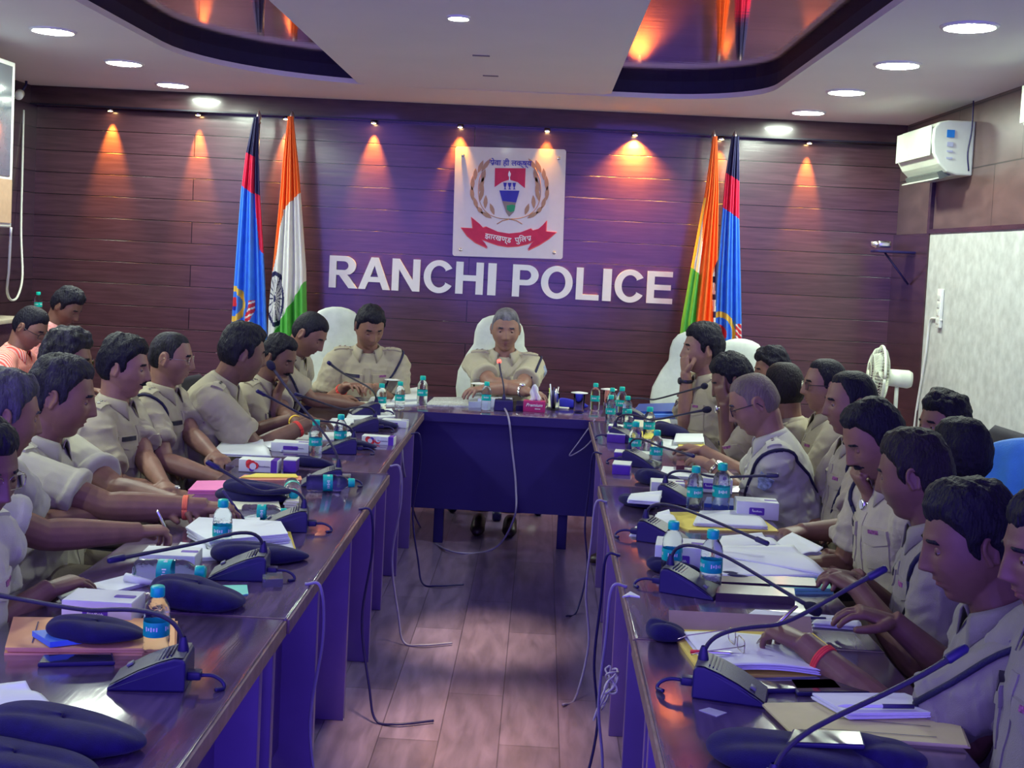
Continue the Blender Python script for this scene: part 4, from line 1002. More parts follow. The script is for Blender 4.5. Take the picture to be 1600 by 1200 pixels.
m.lathe([(0,.03),(.03,.025),(.035,0),(.03,-.02)],fnm,c=fpt(0,0,0),axis=ax_); bo=m.build('blades',e); bo.modifiers.new('s','SOLIDIFY').thickness=.003
MB().lathe([(0,-.055),(.045,-.055),(.058,-.07),(.062,-.19),(.05,-.215),(0,-.22)],fnm,c=(0,0,hz),axis=ax_,n=28).build('motor_housing',e)
bk=Vector((0,0,hz))-ax_*.12
m=MB(); m.loft([bk-Vector((0,0,.03)),Vector((bk.x,bk.y,hz-.16)),Vector((bk.x,bk.y,.05))],.014,fnm,12); m.lathe([(0,.05),(.03,.05),(.16,.02),(.17,0),(0,0)],fnm,c=(bk.x,bk.y,0)); m.build('stand',e)

# ================================================================== TABLES
def table_unit(x0,x1,y0,y1,inner,label,gables=True):
    cx,cy=(x0+x1)/2,(y0+y1)/2; e=empty('conference_table',(cx,cy,0)); tag(e,label,'table','long dark conference tables')
    w,d=x1-x0,y1-y0
    top=MB().box((0,0,.733),(w,d-.006,.034),table_wood,bev=.006).build('tabletop',e)
    MB().box((inner*(w/2+.002),0,.728),(.008,d-.01,.036),table_edge,bev=.002).build('edge_band',e)
    MB().box((0,d/2-.003,.7503),(w,.004,.001),table_edge).build('joint_line',e)
    if gables:
        n=4
        for k in range(n):
            yy=-d/2+.06+(d-.12)*k/(n-1)
            MB().box((inner*.02,yy,.358),(w-.12,.035,.716),panel_wood,bev=.003).build('side_panel',e)
        MB().box((inner*(w/2-.15),0,.43),(.018,d-.02,.56),panel_wood).build('modesty_panel',e)
    return e
LT=[(-.585,.96,2.90,'nearest left'),(-.58,2.90,4.84,'middle left'),(-.625,4.84,6.70,'farthest left')]
for x,y0,y1,nm in LT: table_unit(x-.62,x,y0,y1,1,'glossy dark brown table, %s of the row beside the aisle'%nm)
RT=[(.265,.96,2.90,'nearest right'),(.268,2.90,4.84,'middle right'),(.300,4.84,6.70,'farthest right')]
for x,y0,y1,nm in RT: table_unit(x,x+.60,y0,y1,-1,'glossy dark brown table, %s of the row beside the aisle'%nm)
e=empty('cross_table',(-.12,7.08,0)); tag(e,'dark cross table closing the far end of the aisle, navy front board','table')
MB().box((0,0,.733),(2.75,.70,.034),table_wood,bev=.006).build('tabletop',e)
MB().box((0,-.30,.46),(2.60,.02,.52),navy_panel).build('front_board',e)
MB().box((0,-.352,.725),(2.75,.006,.05),navy_panel).build('front_edge',e)
for x in (-1.25,-.40,.30,1.25):
    MB().box((x,-.262,.36),(.055,.05,.72),navy_panel,bev=.004).build('leg',e)
for x in (-1.25,1.25): MB().box((x,.28,.36),(.05,.05,.72),navy_panel,bev=.004).build('leg',e)

# ================================================================== CHAIRS
def chair_black():
    e=empty('office_chair',(0,0,0)); bl=M('black_chair_mesh',(0.03,0.028,0.045),rough=.7,bump=.3,bs=400); fr=M('chair_frame_black',(0.02,0.018,0.03),rough=.3)
    m=MB(); m.loft([(0,-.22,.40),(0,-.18,.405),(0,.18,.405),(0,.235,.395)],[(.19,.018),(.235,.026),(.235,.026),(.20,.016)],bl,24,ref=(1,0,0)); m.build('seat',e)
    m=MB(); m.loft([(0,-.275,.50),(0,-.30,.60),(0,-.315,.75),(0,-.33,.87),(0,-.335,.90)],[(.17,.012),(.215,.016),(.225,.016),(.20,.014),(.15,.008)],bl,24,ref=(1,0,0)); m.build('backrest',e)
    for s in(-1,1):
        m=MB(); m.loft(crom([(s*.235,-.16,.40),(s*.285,-.14,.45),(s*.285,-.12,.60),(s*.285,-.12,.635)],5),.012,fr,8); m.loft([(s*.285,-.16,.64),(s*.285,-.10,.645),(s*.285,.08,.645),(s*.285,.13,.635)],[(.022,.012),(.028,.014),(.028,.014),(.018,.010)],fr,12,ref=(1,0,0)); m.build('armrest',e)
    for sx_ in(-1,1):
        for sy_ in(-1,1): MB().loft([(sx_*.19,sy_*.18,.39),(sx_*.235,sy_*.24,.0)],.012,fr,8).build('leg',e)
    MB().loft([(0,-.20,.385),(0,-.27,.42),(0,-.29,.55)],[(.06,.012)]*3,fr,10,ref=(1,0,0)).build('back_support',e)
    return e
CH=chair_black(); first=True
side_=dict(L3='hidden behind the fluffy-haired officer',L4='under the officer with orange wrist thread',L5='under the young officer with thick black hair',L6='under the officer with rimless spectacles',L7='under the stout leaning officer',L8='under the officer resting chin on hand, left row',L9='under the officer bending down to write',L11='under the officer writing with his fist',L12='under the officer at the left edge of the photo',R2='under the officer hiding his face',R3='under the tousled person near the back wall',R4='under the officer seen from behind beyond the bald one',R5='under the bald officer',R6='under the officer in dark spectacles, right side',R7='under the officer with bare forehead',R8='under the moustached officer, right row',R9='under the spiky-haired person',R10='under the person with combed-back hair',R11='under the officer with the brown-black head',R12='under the nearest officer on the right',R13='under the officer cut by the right edge',L1='under the striped shirt',L2='under the pink shirt')
for k,v in side_.items():
    p=PEOPLE[k]; o=CH if first else copy_tree(CH); first=False
    o.location=(p['O'].x-p['Fd'].x*.03,p['O'].y-p['Fd'].y*.03,0); o.rotation_euler[2]=math.radians(p['face'])-PI/2
    tag(o,'black office chair '+v,'chair','black office chairs along the tables')
for (px,py,Y,rz,lab) in ((1548,674,5.0,95,'empty dark mesh chair by the grey partition, rim of its back showing'),(1600,700,4.2,112,'empty chair draped with bright blue cloth at the right edge')):
    q_=aty(px,py,Y); q_.x-=.33*math.sin(math.radians(rz))-.03; Y+=.33*math.cos(math.radians(rz)); o=copy_tree(CH); o.location=(q_.x+.05,Y,0); o.rotation_euler[2]=math.radians(rz); o.scale=(1,1,q_.z/.90+.01); tag(o,lab,'chair','black office chairs along the tables')
    if 'blue' in lab: bc=(q_.x+.05,Y,q_.z,rz)
# blue cloth over the chair back
bl=M('bright_blue_cloth',(0.05,0.25,0.80),rough=.7,bump=.2,bs=200); m=MB(); vs=[];fs=[]
prof=[(-.285,-.42),(-.29,-.30),(-.29,-.15),(-.295,-.04),(-.31,.012),(-.335,.022),(-.36,.010),(-.37,-.05),(-.375,-.2),(-.375,-.38),(-.38,-.50)]
nu=24
for j,(yy,zz) in enumerate(prof):
    for i in range(nu+1):
        u=i/nu*2-1; vs.append((u*.255,yy+.008*math.sin(u*14+j*.3)*(1 if abs(zz)>.05 else .2),zz-.05*u*u*(1 if abs(zz)<.3 else .6)))
for j in range(len(prof)-1):
    for i in range(nu): a=j*(nu+1)+i; fs.append((a,a+1,a+nu+2,a+nu+1))
m.add(vs,fs,bl); o=m.build('blue_cloth'); o.location=(bc[0],bc[1],bc[2]+.01); o.rotation_euler[2]=math.radians(bc[3]); md=o.modifiers.new('s','SOLIDIFY'); md.thickness=.006
tag(o,'bright blue cloth hung over a chair back at the right edge','cloth')
def chair_white(loc,rz,label,h=1.30):
    e=empty('executive_chair',loc,rz); tag(e,label,'chair','white high-backed chairs at the head table'); wl_=M('white_leather',(0.66,0.72,0.62),rough=.4,bump=.15,bs=30)
    m=MB(); m.loft([(0,-.26,.44),(0,-.20,.45),(0,.18,.45),(0,.25,.43)],[(.20,.03),(.26,.055),(.26,.055),(.20,.03)],wl_,24,ref=(1,0,0)); m.build('seat',e)
    m=MB(); m.loft([(0,-.25,.46),(0,-.27,.55),(0,-.29,.75),(0,-.31,h-.38),(0,-.325,h-.27),(0,-.33,h-.20),(0,-.335,h-.12),(0,-.335,h-.07),(0,-.335,h-.03),(0,-.335,h-.010),(0,-.335,h)],[(.20,.04),(.25,.055),(.275,.05),(.265,.045),(.215,.04),(.170,.04),(.165,.045),(.150,.042),(.118,.036),(.075,.025),(.03,.01)],wl_,28,ref=(1,0,0)); m.build('backrest',e)
    for s in(-1,1):
        m=MB(); m.loft(crom([(s*.24,.12,.44),(s*.30,.13,.50),(s*.30,.10,.64),(s*.30,-.05,.66),(s*.30,-.22,.64),(s*.27,-.28,.58)],5),[(.02,.022)]*26,wl_,10); m.build('armrest',e)
    MB().loft([(0,0,.08),(0,0,.42)],.03,chrome,16).build('gas_column',e)
    m=MB()
    for k in range(5):
        a=2*PI*k/5+.3; m.loft([(0,0,.10),(.14*math.cos(a),.14*math.sin(a),.10),(.28*math.cos(a),.28*math.sin(a),.075)],[(.02,.02),(.018,.016),(.014,.012)],chrome,10)
    m.build('star_base',e)
    for k in range(5):
        a=2*PI*k/5+.3; c=Vector((.29*math.cos(a),.29*math.sin(a),.03)); MB().lathe([(0,-.028),(.024,-.028),(.03,-.02),(.03,.02),(.024,.028),(0,.028)],blackp,c=c,axis=(-math.sin(a),math.cos(a),0),n=20).build('castor',e)
    return e
pC=PEOPLE['C']['O']; chair_white((pC.x-.02,pC.y+.06,0),PI+.10,'white high-backed leather chair of the senior officer at the centre',1.24)
p10=PEOPLE['L10']['O']; chair_white((p10.x-.16,p10.y+.12,0),PI+.32,'white high-backed leather chair behind the head-down officer, left of centre',1.25)
q_=aty(1078,560,7.75); chair_white((q_.x,7.55,0),PI-.15,'white high-backed leather chair just left of the officer with chin on fist',1.21)
p1=PEOPLE['R1']; o=copy_tree(CH,loc=(p1['O'].x,p1['O'].y,0),rz=math.radians(p1['face'])-PI/2); tag(o,'black office chair under the officer with chin on fist','chair','black office chairs along the tables')
q_=aty(1152,548,7.9); chair_white((q_.x,7.6,0),math.radians(176),'white high-backed chair, only its headrest showing right of the chin-on-fist officer',1.17)

# ================================================================== THINGS ON THE TABLES
paper=M('white_paper',(0.74,0.78,0.78),rough=.75,var=.02); cream_p=M('cream_paper',(0.72,0.72,0.55),rough=.75,var=.03); yellow=M('yellow_card',(0.80,0.66,0.12),rough=.7,var=.04)
palegold=M('pale_yellow_card',(0.66,0.62,0.28),rough=.7,var=.04); tan=M('tan_card',(0.40,0.31,0.20),rough=.7,var=.05); orange=M('orange_envelope',(0.85,0.46,0.20),rough=.7,var=.04); mint=M('mint_card',(0.25,0.75,0.58),rough=.7,var=.03)
pink=M('pink_card',(0.85,0.22,0.50),rough=.7,var=.04); bluec=M('blue_cover',(0.08,0.22,0.70),rough=.5,var=.05); darkblue=M('dark_blue_folder',(0.02,0.06,0.30),rough=.4); carton=M('white_carton',(0.66,0.70,0.66),rough=.55,var=.03)
purple=M('purple_print',(0.10,0.03,0.35),rough=.5,var=.1); ink=M('dark_ink',(0.04,0.03,0.12),rough=.6); maroonb=M('maroon_tissue_box',(0.42,0.02,0.13),rough=.5,var=.05); redp=M('red_print',(0.75,0.04,0.04),rough=.5,var=.5,vs=90)
tissue=M('tissue_white',(0.80,0.82,0.80),rough=.9,var=.02); teal=M('teal_cap',(0.0,0.52,0.40),rough=.35,var=.04); teall=M('teal_label',(0.0,0.44,0.36),rough=.4,var=.1,vs=60); beretm=M('navy_wool_beret',(0.009,0.006,0.065),rough=.95,var=.2,vs=40,bump=.3,bs=500,sheen=.08)
glassm=M('clear_glass',(0.97,0.99,0.99),rough=.02,trans=1.0,ior=1.07,var=0); water=M('water_bottle_plastic',(0.93,0.98,0.97),rough=.06,trans=1.0,ior=1.22,var=0,bump=.25,bs=70)
plasticfilm=M('clear_plastic_film',(0.9,0.95,0.95),rough=.10,trans=.85,ior=1.15,var=0)
def hv(v,h=0): return Vector((v.x,v.y,TZ+h))
def sheet(name,label,cat,px,h,th,mat,group=None,leaves=0,extra=None,lift=0,parent=None):
    """flat card or pad whose corners lie on the table"""
    P=[T(a,b,h) for a,b in px]; c=sum(P,Vector())/len(P); O=Vector((c.x,c.y,TZ+h))
    m=MB(); q=[(p.x-c.x,p.y-c.y) for p in P]
    ar=sum(q[i][0]*q[(i+1)%len(q)][1]-q[(i+1)%len(q)][0]*q[i][1] for i in range(len(q)))
    if ar<0: q=q[::-1]
    if leaves:
        for k in range(leaves):
            a=(random.random()-.5)*.05; dx=(random.random()-.5)*.008; dy=(random.random()-.5)*.008; z0=th*k/leaves; z1=th*(k+.8)/leaves
            qq=[(x*math.cos(a)-y*math.sin(a)+dx,x*math.sin(a)+y*math.cos(a)+dy) for x,y in q]
            m.poly([qq],z0,z1,mat)
    else: m.poly([q],0,th,mat)
    o=m.build(name,parent); o.location=O
    if label: tag(o,label,cat,group)
    if extra: extra(o,q,th,c)
    return o
def lines(n=6,mat=ink):
    def f(o,q,th,c):
        m=MB(); A,B,C_,D=[Vector((*p,0)) for p in q[:4]]
        for k in range(n):
            t=.15+.7*k/max(1,n-1); a=A.lerp(D,t).lerp(B.lerp(C_,t),.12); b=A.lerp(D,t).lerp(B.lerp(C_,t),.5+.35*random.random())
            d=(b-a); nn=Vector((-d.y,d.x,0)).normalized()*.0012
            m.add([a-nn+Vector((0,0,th+.0006)),b-nn+Vector((0,0,th+.0006)),b+nn+Vector((0,0,th+.0006)),a+nn+Vector((0,0,th+.0006))],[(0,1,2,3)],mat,False)
        m.build('handwriting',o)
    return f
def openbook(px,h,label,mat=paper,group='open papers and notebooks',th=.012):
    """open pad: px = 4 corners, slightly curled pages"""
    P=[T(a,b,h) for a,b in px]; c=sum(P,Vector())/4; O=Vector((c.x,c.y,TZ+h)); m=MB(); n=14
    for k in range(3):
        vs=[];fs=[]; jx=(random.random()-.5)*.008
        for j in range(n+1):
            for i in range(n+1):
                u,v=i/n,j/n; p=P[0].lerp(P[1],u).lerp(P[3].lerp(P[2],u),v)
                z=.002+th*k/3+.010*math.sin(PI*min(1,u*1.2))*(.3+.7*v)+(.012*max(0,u-.8)/.2*v if k==2 else 0)
                vs.append(Vector((p.x-O.x+jx,p.y-O.y+jx*.5,z)))
        for j in range(n):
            for i in range(n): a=j*(n+1)+i; fs.append((a,a+1,a+n+2,a+n+1))
        m.add(vs,fs,mat)
    o=m.build('paper_pad'); o.location=O; md=o.modifiers.new('s','SOLIDIFY'); md.thickness=.002; tag(o,label,'papers',group); return o
# ---- bottles
def bottle():
    e=empty('water_bottle',(0,0,0))
    m=MB(); prof=[(0,.002),(.022,0),(.0275,.006),(.0282,.014),(.0270,.020),(.0282,.026),(.0270,.032),(.0284,.040),(.0284,.050),(.0274,.054),(.0274,.088),(.0284,.092),(.0270,.102),(.0278,.108),(.0240,.122),(.0165,.134),(.0125,.140),(.0125,.146),(0,.146)]
    m.lathe(prof,water,n=28); m.build('bottle_body',e)
    m=MB(); m.lathe([(.0279,.055),(.0281,.056),(.0281,.086),(.0279,.087)],teall,n=28); lb=m.build('paper_label',e)
    m=MB()
    for a0 in (-PI/2,PI/2,PI,0):
        for k in range(5):
            a=a0-.42+.21*k; r=.0284; hh=[.010,.006,.010,.007,.009][k]; w=.055
            vs=[Vector((r*math.cos(a-w),r*math.sin(a-w),.073-hh/2)),Vector((r*math.cos(a+w),r*math.sin(a+w),.073-hh/2)),Vector((r*math.cos(a+w),r*math.sin(a+w),.073+hh/2)),Vector((r*math.cos(a-w),r*math.sin(a-w),.073+hh/2))]
            m.add(vs,[(0,1,2,3)],letter_w,False)
    m.build('label_print',lb)
    m=MB(); m.lathe([(.0148,.139),(.0155,.141),(.0152,.158),(.0135,.161),(0,.1615)],teal,n=24); m.build('cap',e)
    return e
BT=bottle(); bfirst=True
def put_bottle(px,py,label,s=1.0,z=TZ,lying=None,rz=None,Y=None,empty_=False):
    global bfirst
    p=atz(px,py,z) if Y is None else aty(px,py,Y)
    o=BT if bfirst else copy_tree(BT); bfirst=False
    o.location=(p.x,p.y,z); o.scale=(s,s,s); o.rotation_euler=(0,0,rz if rz is not None else random.random()*.6-.3)
    if lying is not None:
        o.rotation_euler=(PI/2-.02,0,lying); o.location.z=z+.0285*s
    tag(o,label,'water bottle','small water bottles with teal caps'); return o
def bott(cap_top,base,lab,s=None,z=TZ):
    # size from the photographed cap-to-base height
    p=atz(base[0],base[1],z); return put_bottle(base[0],base[1],lab,s or 1.0,z)
B=[((243,1030),1.0,'water bottle in front of the nearest left microphone, on the orange envelope'),
((346,866),1.0,'upright water bottle before the thick paper stack on the left table'),
((492,716),1.02,'water bottle crossed by the tall microphone stem on the left table'),
((531,704),1.0,'water bottle beside the long-stemmed microphone base, left table, just beyond the tall stem'),
((595,645),1.0,'water bottle at the far left table corner, nearest the cross table end'),
((624,641),1.0,'water bottle before the left covered tumbler on the cross table'),
((659,634),1.08,'water bottle standing alone near the left corner of the cross table'),
((759,640),1.0,'water bottle before the watch of the senior officer'),
((929,641),1.0,'water bottle just right of the right-hand covered tumbler'),
((955,647),.95,'water bottle in the right corner cluster, at its left back'),
((970,650),1.05,'water bottle in the right corner cluster, tallest, at the back'),
((953,662),.98,'water bottle in the right corner cluster, nearest the aisle'),
((979,662),.95,'water bottle in the right corner cluster, nearest the blue folder'),
((981,684),.9,'water bottle behind the yellow paper at the far right table'),
((1013,688),1.05,'water bottle beside the dark beret at the far right table'),
((991,716),1.05,'water bottle behind the purple boxes on the right table'),
((1024,730),1.02,'water bottle near the clasped hands of the bald officer'),
((1084,800),1.05,'water bottle before the white cartons on the right table, the left of two'),
((1125,802),1.15,'water bottle before the white cartons on the right table, the right of two'),
((1048,905),1.05,'water bottle behind the arched microphone base, in front of a white carton'),
((1109,926),1.10,'water bottle beside the dark binders, nearest the camera on the right')]
for (b,s,l) in B: put_bottle(b[0],b[1],l,s)
put_bottle(210,911,'water bottle lying on its side before a white carton, left table',1.15,lying=PI*.5+.04)
put_bottle(455,772,'water bottle lying with its cap toward the camera, left table',1.1,lying=.25)
put_bottle(478,768,'water bottle lying behind another one, cap to the right, left table',1.1,lying=PI*.5+.2)
put_bottle(378,812,'small water bottle lying among the papers behind the thick stack, left table',.9,lying=PI*.5+.1)
for (px,py,Y,l) in ((3,510,7.4,'water bottle on the side cabinet at the left edge, nearer one'),(5,498,7.9,'water bottle on the side cabinet at the left edge, farther one'),(59,494,8.6,'water bottle on the side cabinet behind the striped shirt')):
    p=aty(px,py,Y); x=p.x if Y>8.5 else min(p.x,-3.62); Y=max(Y,7.75) if Y<8.5 else Y; o=copy_tree(BT); o.location=(x,Y,1.05); tag(o,l,'water bottle','small water bottles with teal caps')
# ---- microphones
mic_top=M('mic_grille_grey',(0.10,0.10,0.12),rough=.5,var=.3,vs=400)
foam=M('mic_foam',(0.012,0.010,0.035),rough=.95,bump=.5,bs=600); stemm=M('gooseneck',(0.035,0.03,0.07),rough=.35,metal=.3,bump=.4,bs=900,stretch=(1,1,1)); redring=M('red_light_ring',(0.8,0.05,0.04),emit=(1,.1,.08),es=1.2)
def mic(bx,by,ang,tip,label,L=.46,s=1.0,peak=.18,style=0,red=False,tipz=None,cable=True,peakdir=None,sd=1):
    """base centre (px) on the table; ang: direction from the tall rear to the low front; tip pixel"""
    p=T(bx,by); e=empty('desk_microphone',(p.x,p.y,TZ),math.radians(ang)-PI/2); e.scale=(s,s,s); tag(e,label,'microphone','gooseneck desk microphones')
    prof=[(-.075,.0),(-.075,.058),(-.070,.066),(-.052,.067),(-.02,.057),(.02,.040),(.06,.018),(.078,.008),(.080,0)]
    m=MB(); n=len(prof); w=.056; wt=.048
    vs=[(-w,y,z) if z<.01 else (-wt-.004,y,z) for y,z in prof]+[(w,y,z) if z<.01 else (wt+.004,y,z) for y,z in prof]
    m.add(vs,[(i,(i+1)%n,(i+1)%n+n,i+n) for i in range(n)]+[tuple(range(n)),tuple(range(2*n-1,n-1,-1))],blackp,False); o=m.build('base',e); bv=o.modifiers.new('b','BEVEL'); bv.width=.004; bv.segments=2; bv.limit_method='ANGLE'
    m=MB(); vs=[];tp=[(-.070,.0685),(-.052,.0690),(-.02,.0590),(.02,.0420),(.06,.0200),(.076,.0105)]
    for y,z in tp: vs+=[(-wt,y,z),(wt,y,z)]
    m.add(vs,[(2*i,2*i+1,2*i+3,2*i+2) for i in range(len(tp)-1)],mic_top,True); tpo=m.build('top_plate',e)
    m=MB()
    for i in range(9):
        m.box((0,-.042+.0075*i,.0685-.0034*i-.0002*i*i*.4),(.07,.003,.003),blackp)
    m.build('speaker_slots',tpo)
    m=MB(); 
    m.box((.024,.050,.030),(.018,.014,.006),greyp,rot=Matrix.Rotation(-.5,3,'X'),bev=.002); m.build('talk_button',e)
    # stem in world space, then into local space
    Mi=(Matrix.Translation(e.location)@Matrix.Rotation(e.rotation_euler[2],4,'Z')@Matrix.Scale(s,4)).inverted()
    B0=Matrix.Translation(e.location)@Matrix.Rotation(e.rotation_euler[2],4,'Z')@Vector((0,-.060*s,.067*s))
    if tipz is None:
        best=None
        for k in range(400):
            z=.80+k*.002; q=atz(tip[0],tip[1],z)
            if (q-B0).length>2: continue
            er=abs((q-B0).length-L)+.02*abs(z-1.0)
            if best is None or er<best[0]: best=(er,q)
        Q=best[1]
    else: Q=atz(tip[0],tip[1],tipz)
    hd=Vector((Q.x-B0.x,Q.y-B0.y,0)); 
    c1=B0+Vector((0,0,peak)); c2=B0+hd*.30+Vector((0,0,peak*1.15)) if peak>.05 else B0.lerp(Q,.6)
    if peak>.05:
        pts=bez(B0,c1,B0+hd*.12+Vector((0,0,peak*1.25)),B0.lerp(Q,.38)+Vector((0,0,max(0,peak*.95-(Q.z-B0.z)*.38))),12)
        mid=pts[-1]; t_=(pts[-1]-pts[-2]).normalized()
        pts=pts[:-1]+bez(mid,mid+t_*.05,Q.lerp(mid,.4),Q,12)
    else: pts=bez(B0,B0+Vector((0,0,.10)),Q.lerp(B0,.5),Q,20)
    lp=[Mi@q for q in pts]
    m=MB(); m.lathe([(.012,-.002),(.012,.004),(.008,.022),(.0055,.03)],blackp,c=lp[0],n=16); m.build('stem_socket',e)
    m=MB(); n=len(lp); m.loft(lp,[.0048]*(n-4)+[.0055]*2+[.0062]*2,stemm,10); m.build('gooseneck',e)
    d=(lp[-1]-lp[-3]).normalized()
    if red: MB().lathe([(0,.018),(.010,.016),(.013,.008),(.013,0),(.009,-.004)],redring,c=lp[-1],axis=d,n=18).build('red_tip',e)
    elif style==1: MB().lathe([(0,.042),(.010,.038),(.0155,.027),(.0165,.014),(.013,.002),(.008,-.006)],foam,c=lp[-1],axis=d,n=20).build('foam_cover',e)
    else: MB().lathe([(0,.012),(.006,.011),(.0085,.006),(.009,-.03),(.007,-.034)],blackp,c=lp[-1],axis=d,n=18).build('capsule',e)
    if cable:
        m=MB(); m.box((.020*sd,-.088,.025),(.026,.028,.018),blackp,bev=.004); pts=crom([(.020*sd,-.10,.024),(.022*sd,-.125,.024),(.03*sd,-.145,.016),(.035*sd,-.150,.004),(.05*sd,-.135,.005)],6); m.loft(pts,.0042,blackp,8); m.build('plug_cable',e)
    return e
# right table (low front towards +X)
mic(1140,1085,-14,(1378,891),'microphone nearest the camera on the right table, long stem rising to the right',L=.50,peak=.055,tipz=1.02)
mic(1078,925,-22,(1262,946),'microphone with foam tip, arched stem bending down over the binders',L=.42,peak=.065,style=1,tipz=.80)
mic(1035,845,-20,(1196,848),'microphone base behind a white carton, stem arching over the yellow folder',L=.42,peak=.055,tipz=.82)
mic(1062,785,-22,(1212,743),'microphone behind the two bottles, level stem pointing at the bald officer',L=.40,peak=.052,tipz=.90)
mic(1002,728,-22,(1082,712),'microphone by the purple boxes, stem bending to the clasped hands',L=.36,peak=.055,tipz=.86)
mic(978,690,-20,(1100,641),'microphone before the yellow paper, foam tip at the face-hiding officer',L=.42,peak=.07,style=1,tipz=.97)
mic(992,655,-10,(1098,604),'microphone by the dark blue folder, foam tip before the watch elbow',L=.44,peak=.055,style=1,tipz=1.04)
m0=mic(1262,1290,-10,(1503,1016),'microphone at the bottom right, only its slanting stem showing',L=.5,peak=.03,tipz=1.02)
# left table (low front towards -X)
mic(238,1066,186,(-60,920),'microphone nearest the camera on the left table, stem arching out of the left edge',L=.46,peak=.070,tipz=.90,sd=-1)
mic(375,900,186,(175,875),'microphone before the tilted beret, stem arching down to the left table',L=.42,peak=.06,tipz=.86,sd=-1)
mic(444,826,188,(327,724),'microphone beside the thick paper stack, straight stem pointing up-left',L=.42,peak=.055,tipz=.96,sd=-1)
mic(503,757,190,(427,576),'microphone with tall upright stem and foam ball before the moustached officer',L=.46,peak=.04,style=1,tipz=1.16,sd=-1)
mic(530,707,190,(404,612),'microphone behind a water bottle, stem rising left past the stout officer',L=.46,peak=.055,tipz=1.03,sd=-1)
mic(566,673,195,(463,616),'microphone at the far left table, level stem at the writing hands',L=.40,peak=.055,tipz=.98,sd=-1)
mic(570,648,200,(514,567),'microphone at the far left corner, stem aimed at the head-down officer',L=.42,peak=.04,tipz=1.16,sd=-1)
mc=mic(787,640,90,(780,566),'microphone with red tip on the cross table before the senior officer',L=.30,peak=.04,red=True,tipz=1.02,cable=False)
# ---- berets
def beret(px,py,label,rx=.13,ry=.10,h=.045,rz=0,hh=0.0,fold=.3,tilt=0,mat=beretm,blue=False):
    p=T(px,py,hh); m=MB(); n=40; prof=[(.0,.0),(.55,.0),(.80,.02),(.97,.16),(1.0,.38),(.96,.62),(.82,.85),(.60,.96),(.30,1.0),(0,.98)]
    vs=[];fs=[];sd_=random.random()*9
    for j,(r,z) in enumerate(prof):
        for k in range(n):
            a=2*PI*k/n; rr=r*(1+.05*math.sin(2*a+sd_)+.025*math.sin(5*a+sd_*2)); zz=z*h*(1-fold*1.3*r*math.cos(a-.5))*(1-.16*math.exp(-((r*math.sin(a)+.15-.2*math.cos(a))/.20)**2)*(z>.5))*(1+.06*math.sin(3*a+sd_*3)*r)
            x,y=rr*math.cos(a)*rx,rr*math.sin(a)*ry; vs.append(Vector((x,y,zz+max(0,x)*tilt)))
    for j in range(len(prof)-1):
        for k in range(n): a=j*n+k; b_=j*n+(k+1)%n; fs.append((a,b_,b_+n,a+n))
    m.add(vs,fs,mat); o=m.build('beret'); o.location=(p.x,p.y,TZ+hh+.001); o.rotation_euler[2]=math.radians(rz)
    md=o.modifiers.new('s','SUBSURF'); md.levels=1; md.render_levels=2; tag(o,label,'beret','navy wool berets on the tables'); 
    bd=MB(); bd.loft([Vector((rx*.74*math.cos(2*PI*k/30),ry*.74*math.sin(2*PI*k/30),.006)) for k in range(31)],[(.006,.0035)]*31,M('beret_band',(0.006,0.005,0.03),rough=.5),8,ref=(0,0,1)); bd.build('leather_band',o)
    return o
beret(150,995,'navy beret lying on the orange envelope by the nearest left bottle',.105,.07,.040,0,.022)
beret(308,945,'big navy beret with a soft droop between two left microphones',.125,.085,.062,-8)
beret(405,876,'navy beret tilted under the second left microphone',.135,.075,.05,14)
beret(402,770,'navy beret, upper of a pile by the lying bottles',.115,.065,.040,0,.035)
beret(395,782,'navy beret, lower of a pile by the lying bottles',.135,.085,.040,6)
beret(490,729,'rolled navy beret right of the purple box, left table',.085,.035,.038,0)
beret(560,700,'navy beret behind the long-stemmed microphone, left table',.085,.05,.035,0)
beret(598,668,'navy beret at the far left table by a striped tube',.085,.05,.038,0)
beret(540,628,'dark navy beret under the writing hands, far left',.085,.05,.034,0)
beret(95,1165,'large navy beret at the bottom left corner, the farther of two',.150,.085,.060,-6)
beret(20,1215,'large navy beret at the bottom left corner, cut by the frame',.150,.085,.050,-6)
beret(1040,997,'navy beret end peeking from under the yellow folder, right table',.050,.050,.040,0)
beret(1052,893,'navy beret before the white carton, right table',.085,.050,.035,0)
beret(1030,757,'navy beret with folded edge beside the right purple boxes',.100,.065,.055,-10)
beret(1000,790,'navy beret under white papers by a microphone, right table',.085,.055,.035,-20)
beret(1048,680,'dark navy beret behind the far right bottles',.105,.085,.060,-20)
beret(1160,908,'navy beret edge under the large white sheets',.075,.05,.022,0)
beret(893,637,'bright blue cap behind the right-hand covered tumbler',.095,.05,.05,0,mat=M('bright_blue_wool',(0.03,0.03,0.42),rough=.9))
beret(1245,1195,'large navy beret at the bottom right under a phone',.170,.095,.045,-4)
beret(1380,1190,'navy beret at the bottom right, right of the phone',.075,.075,.04,10)
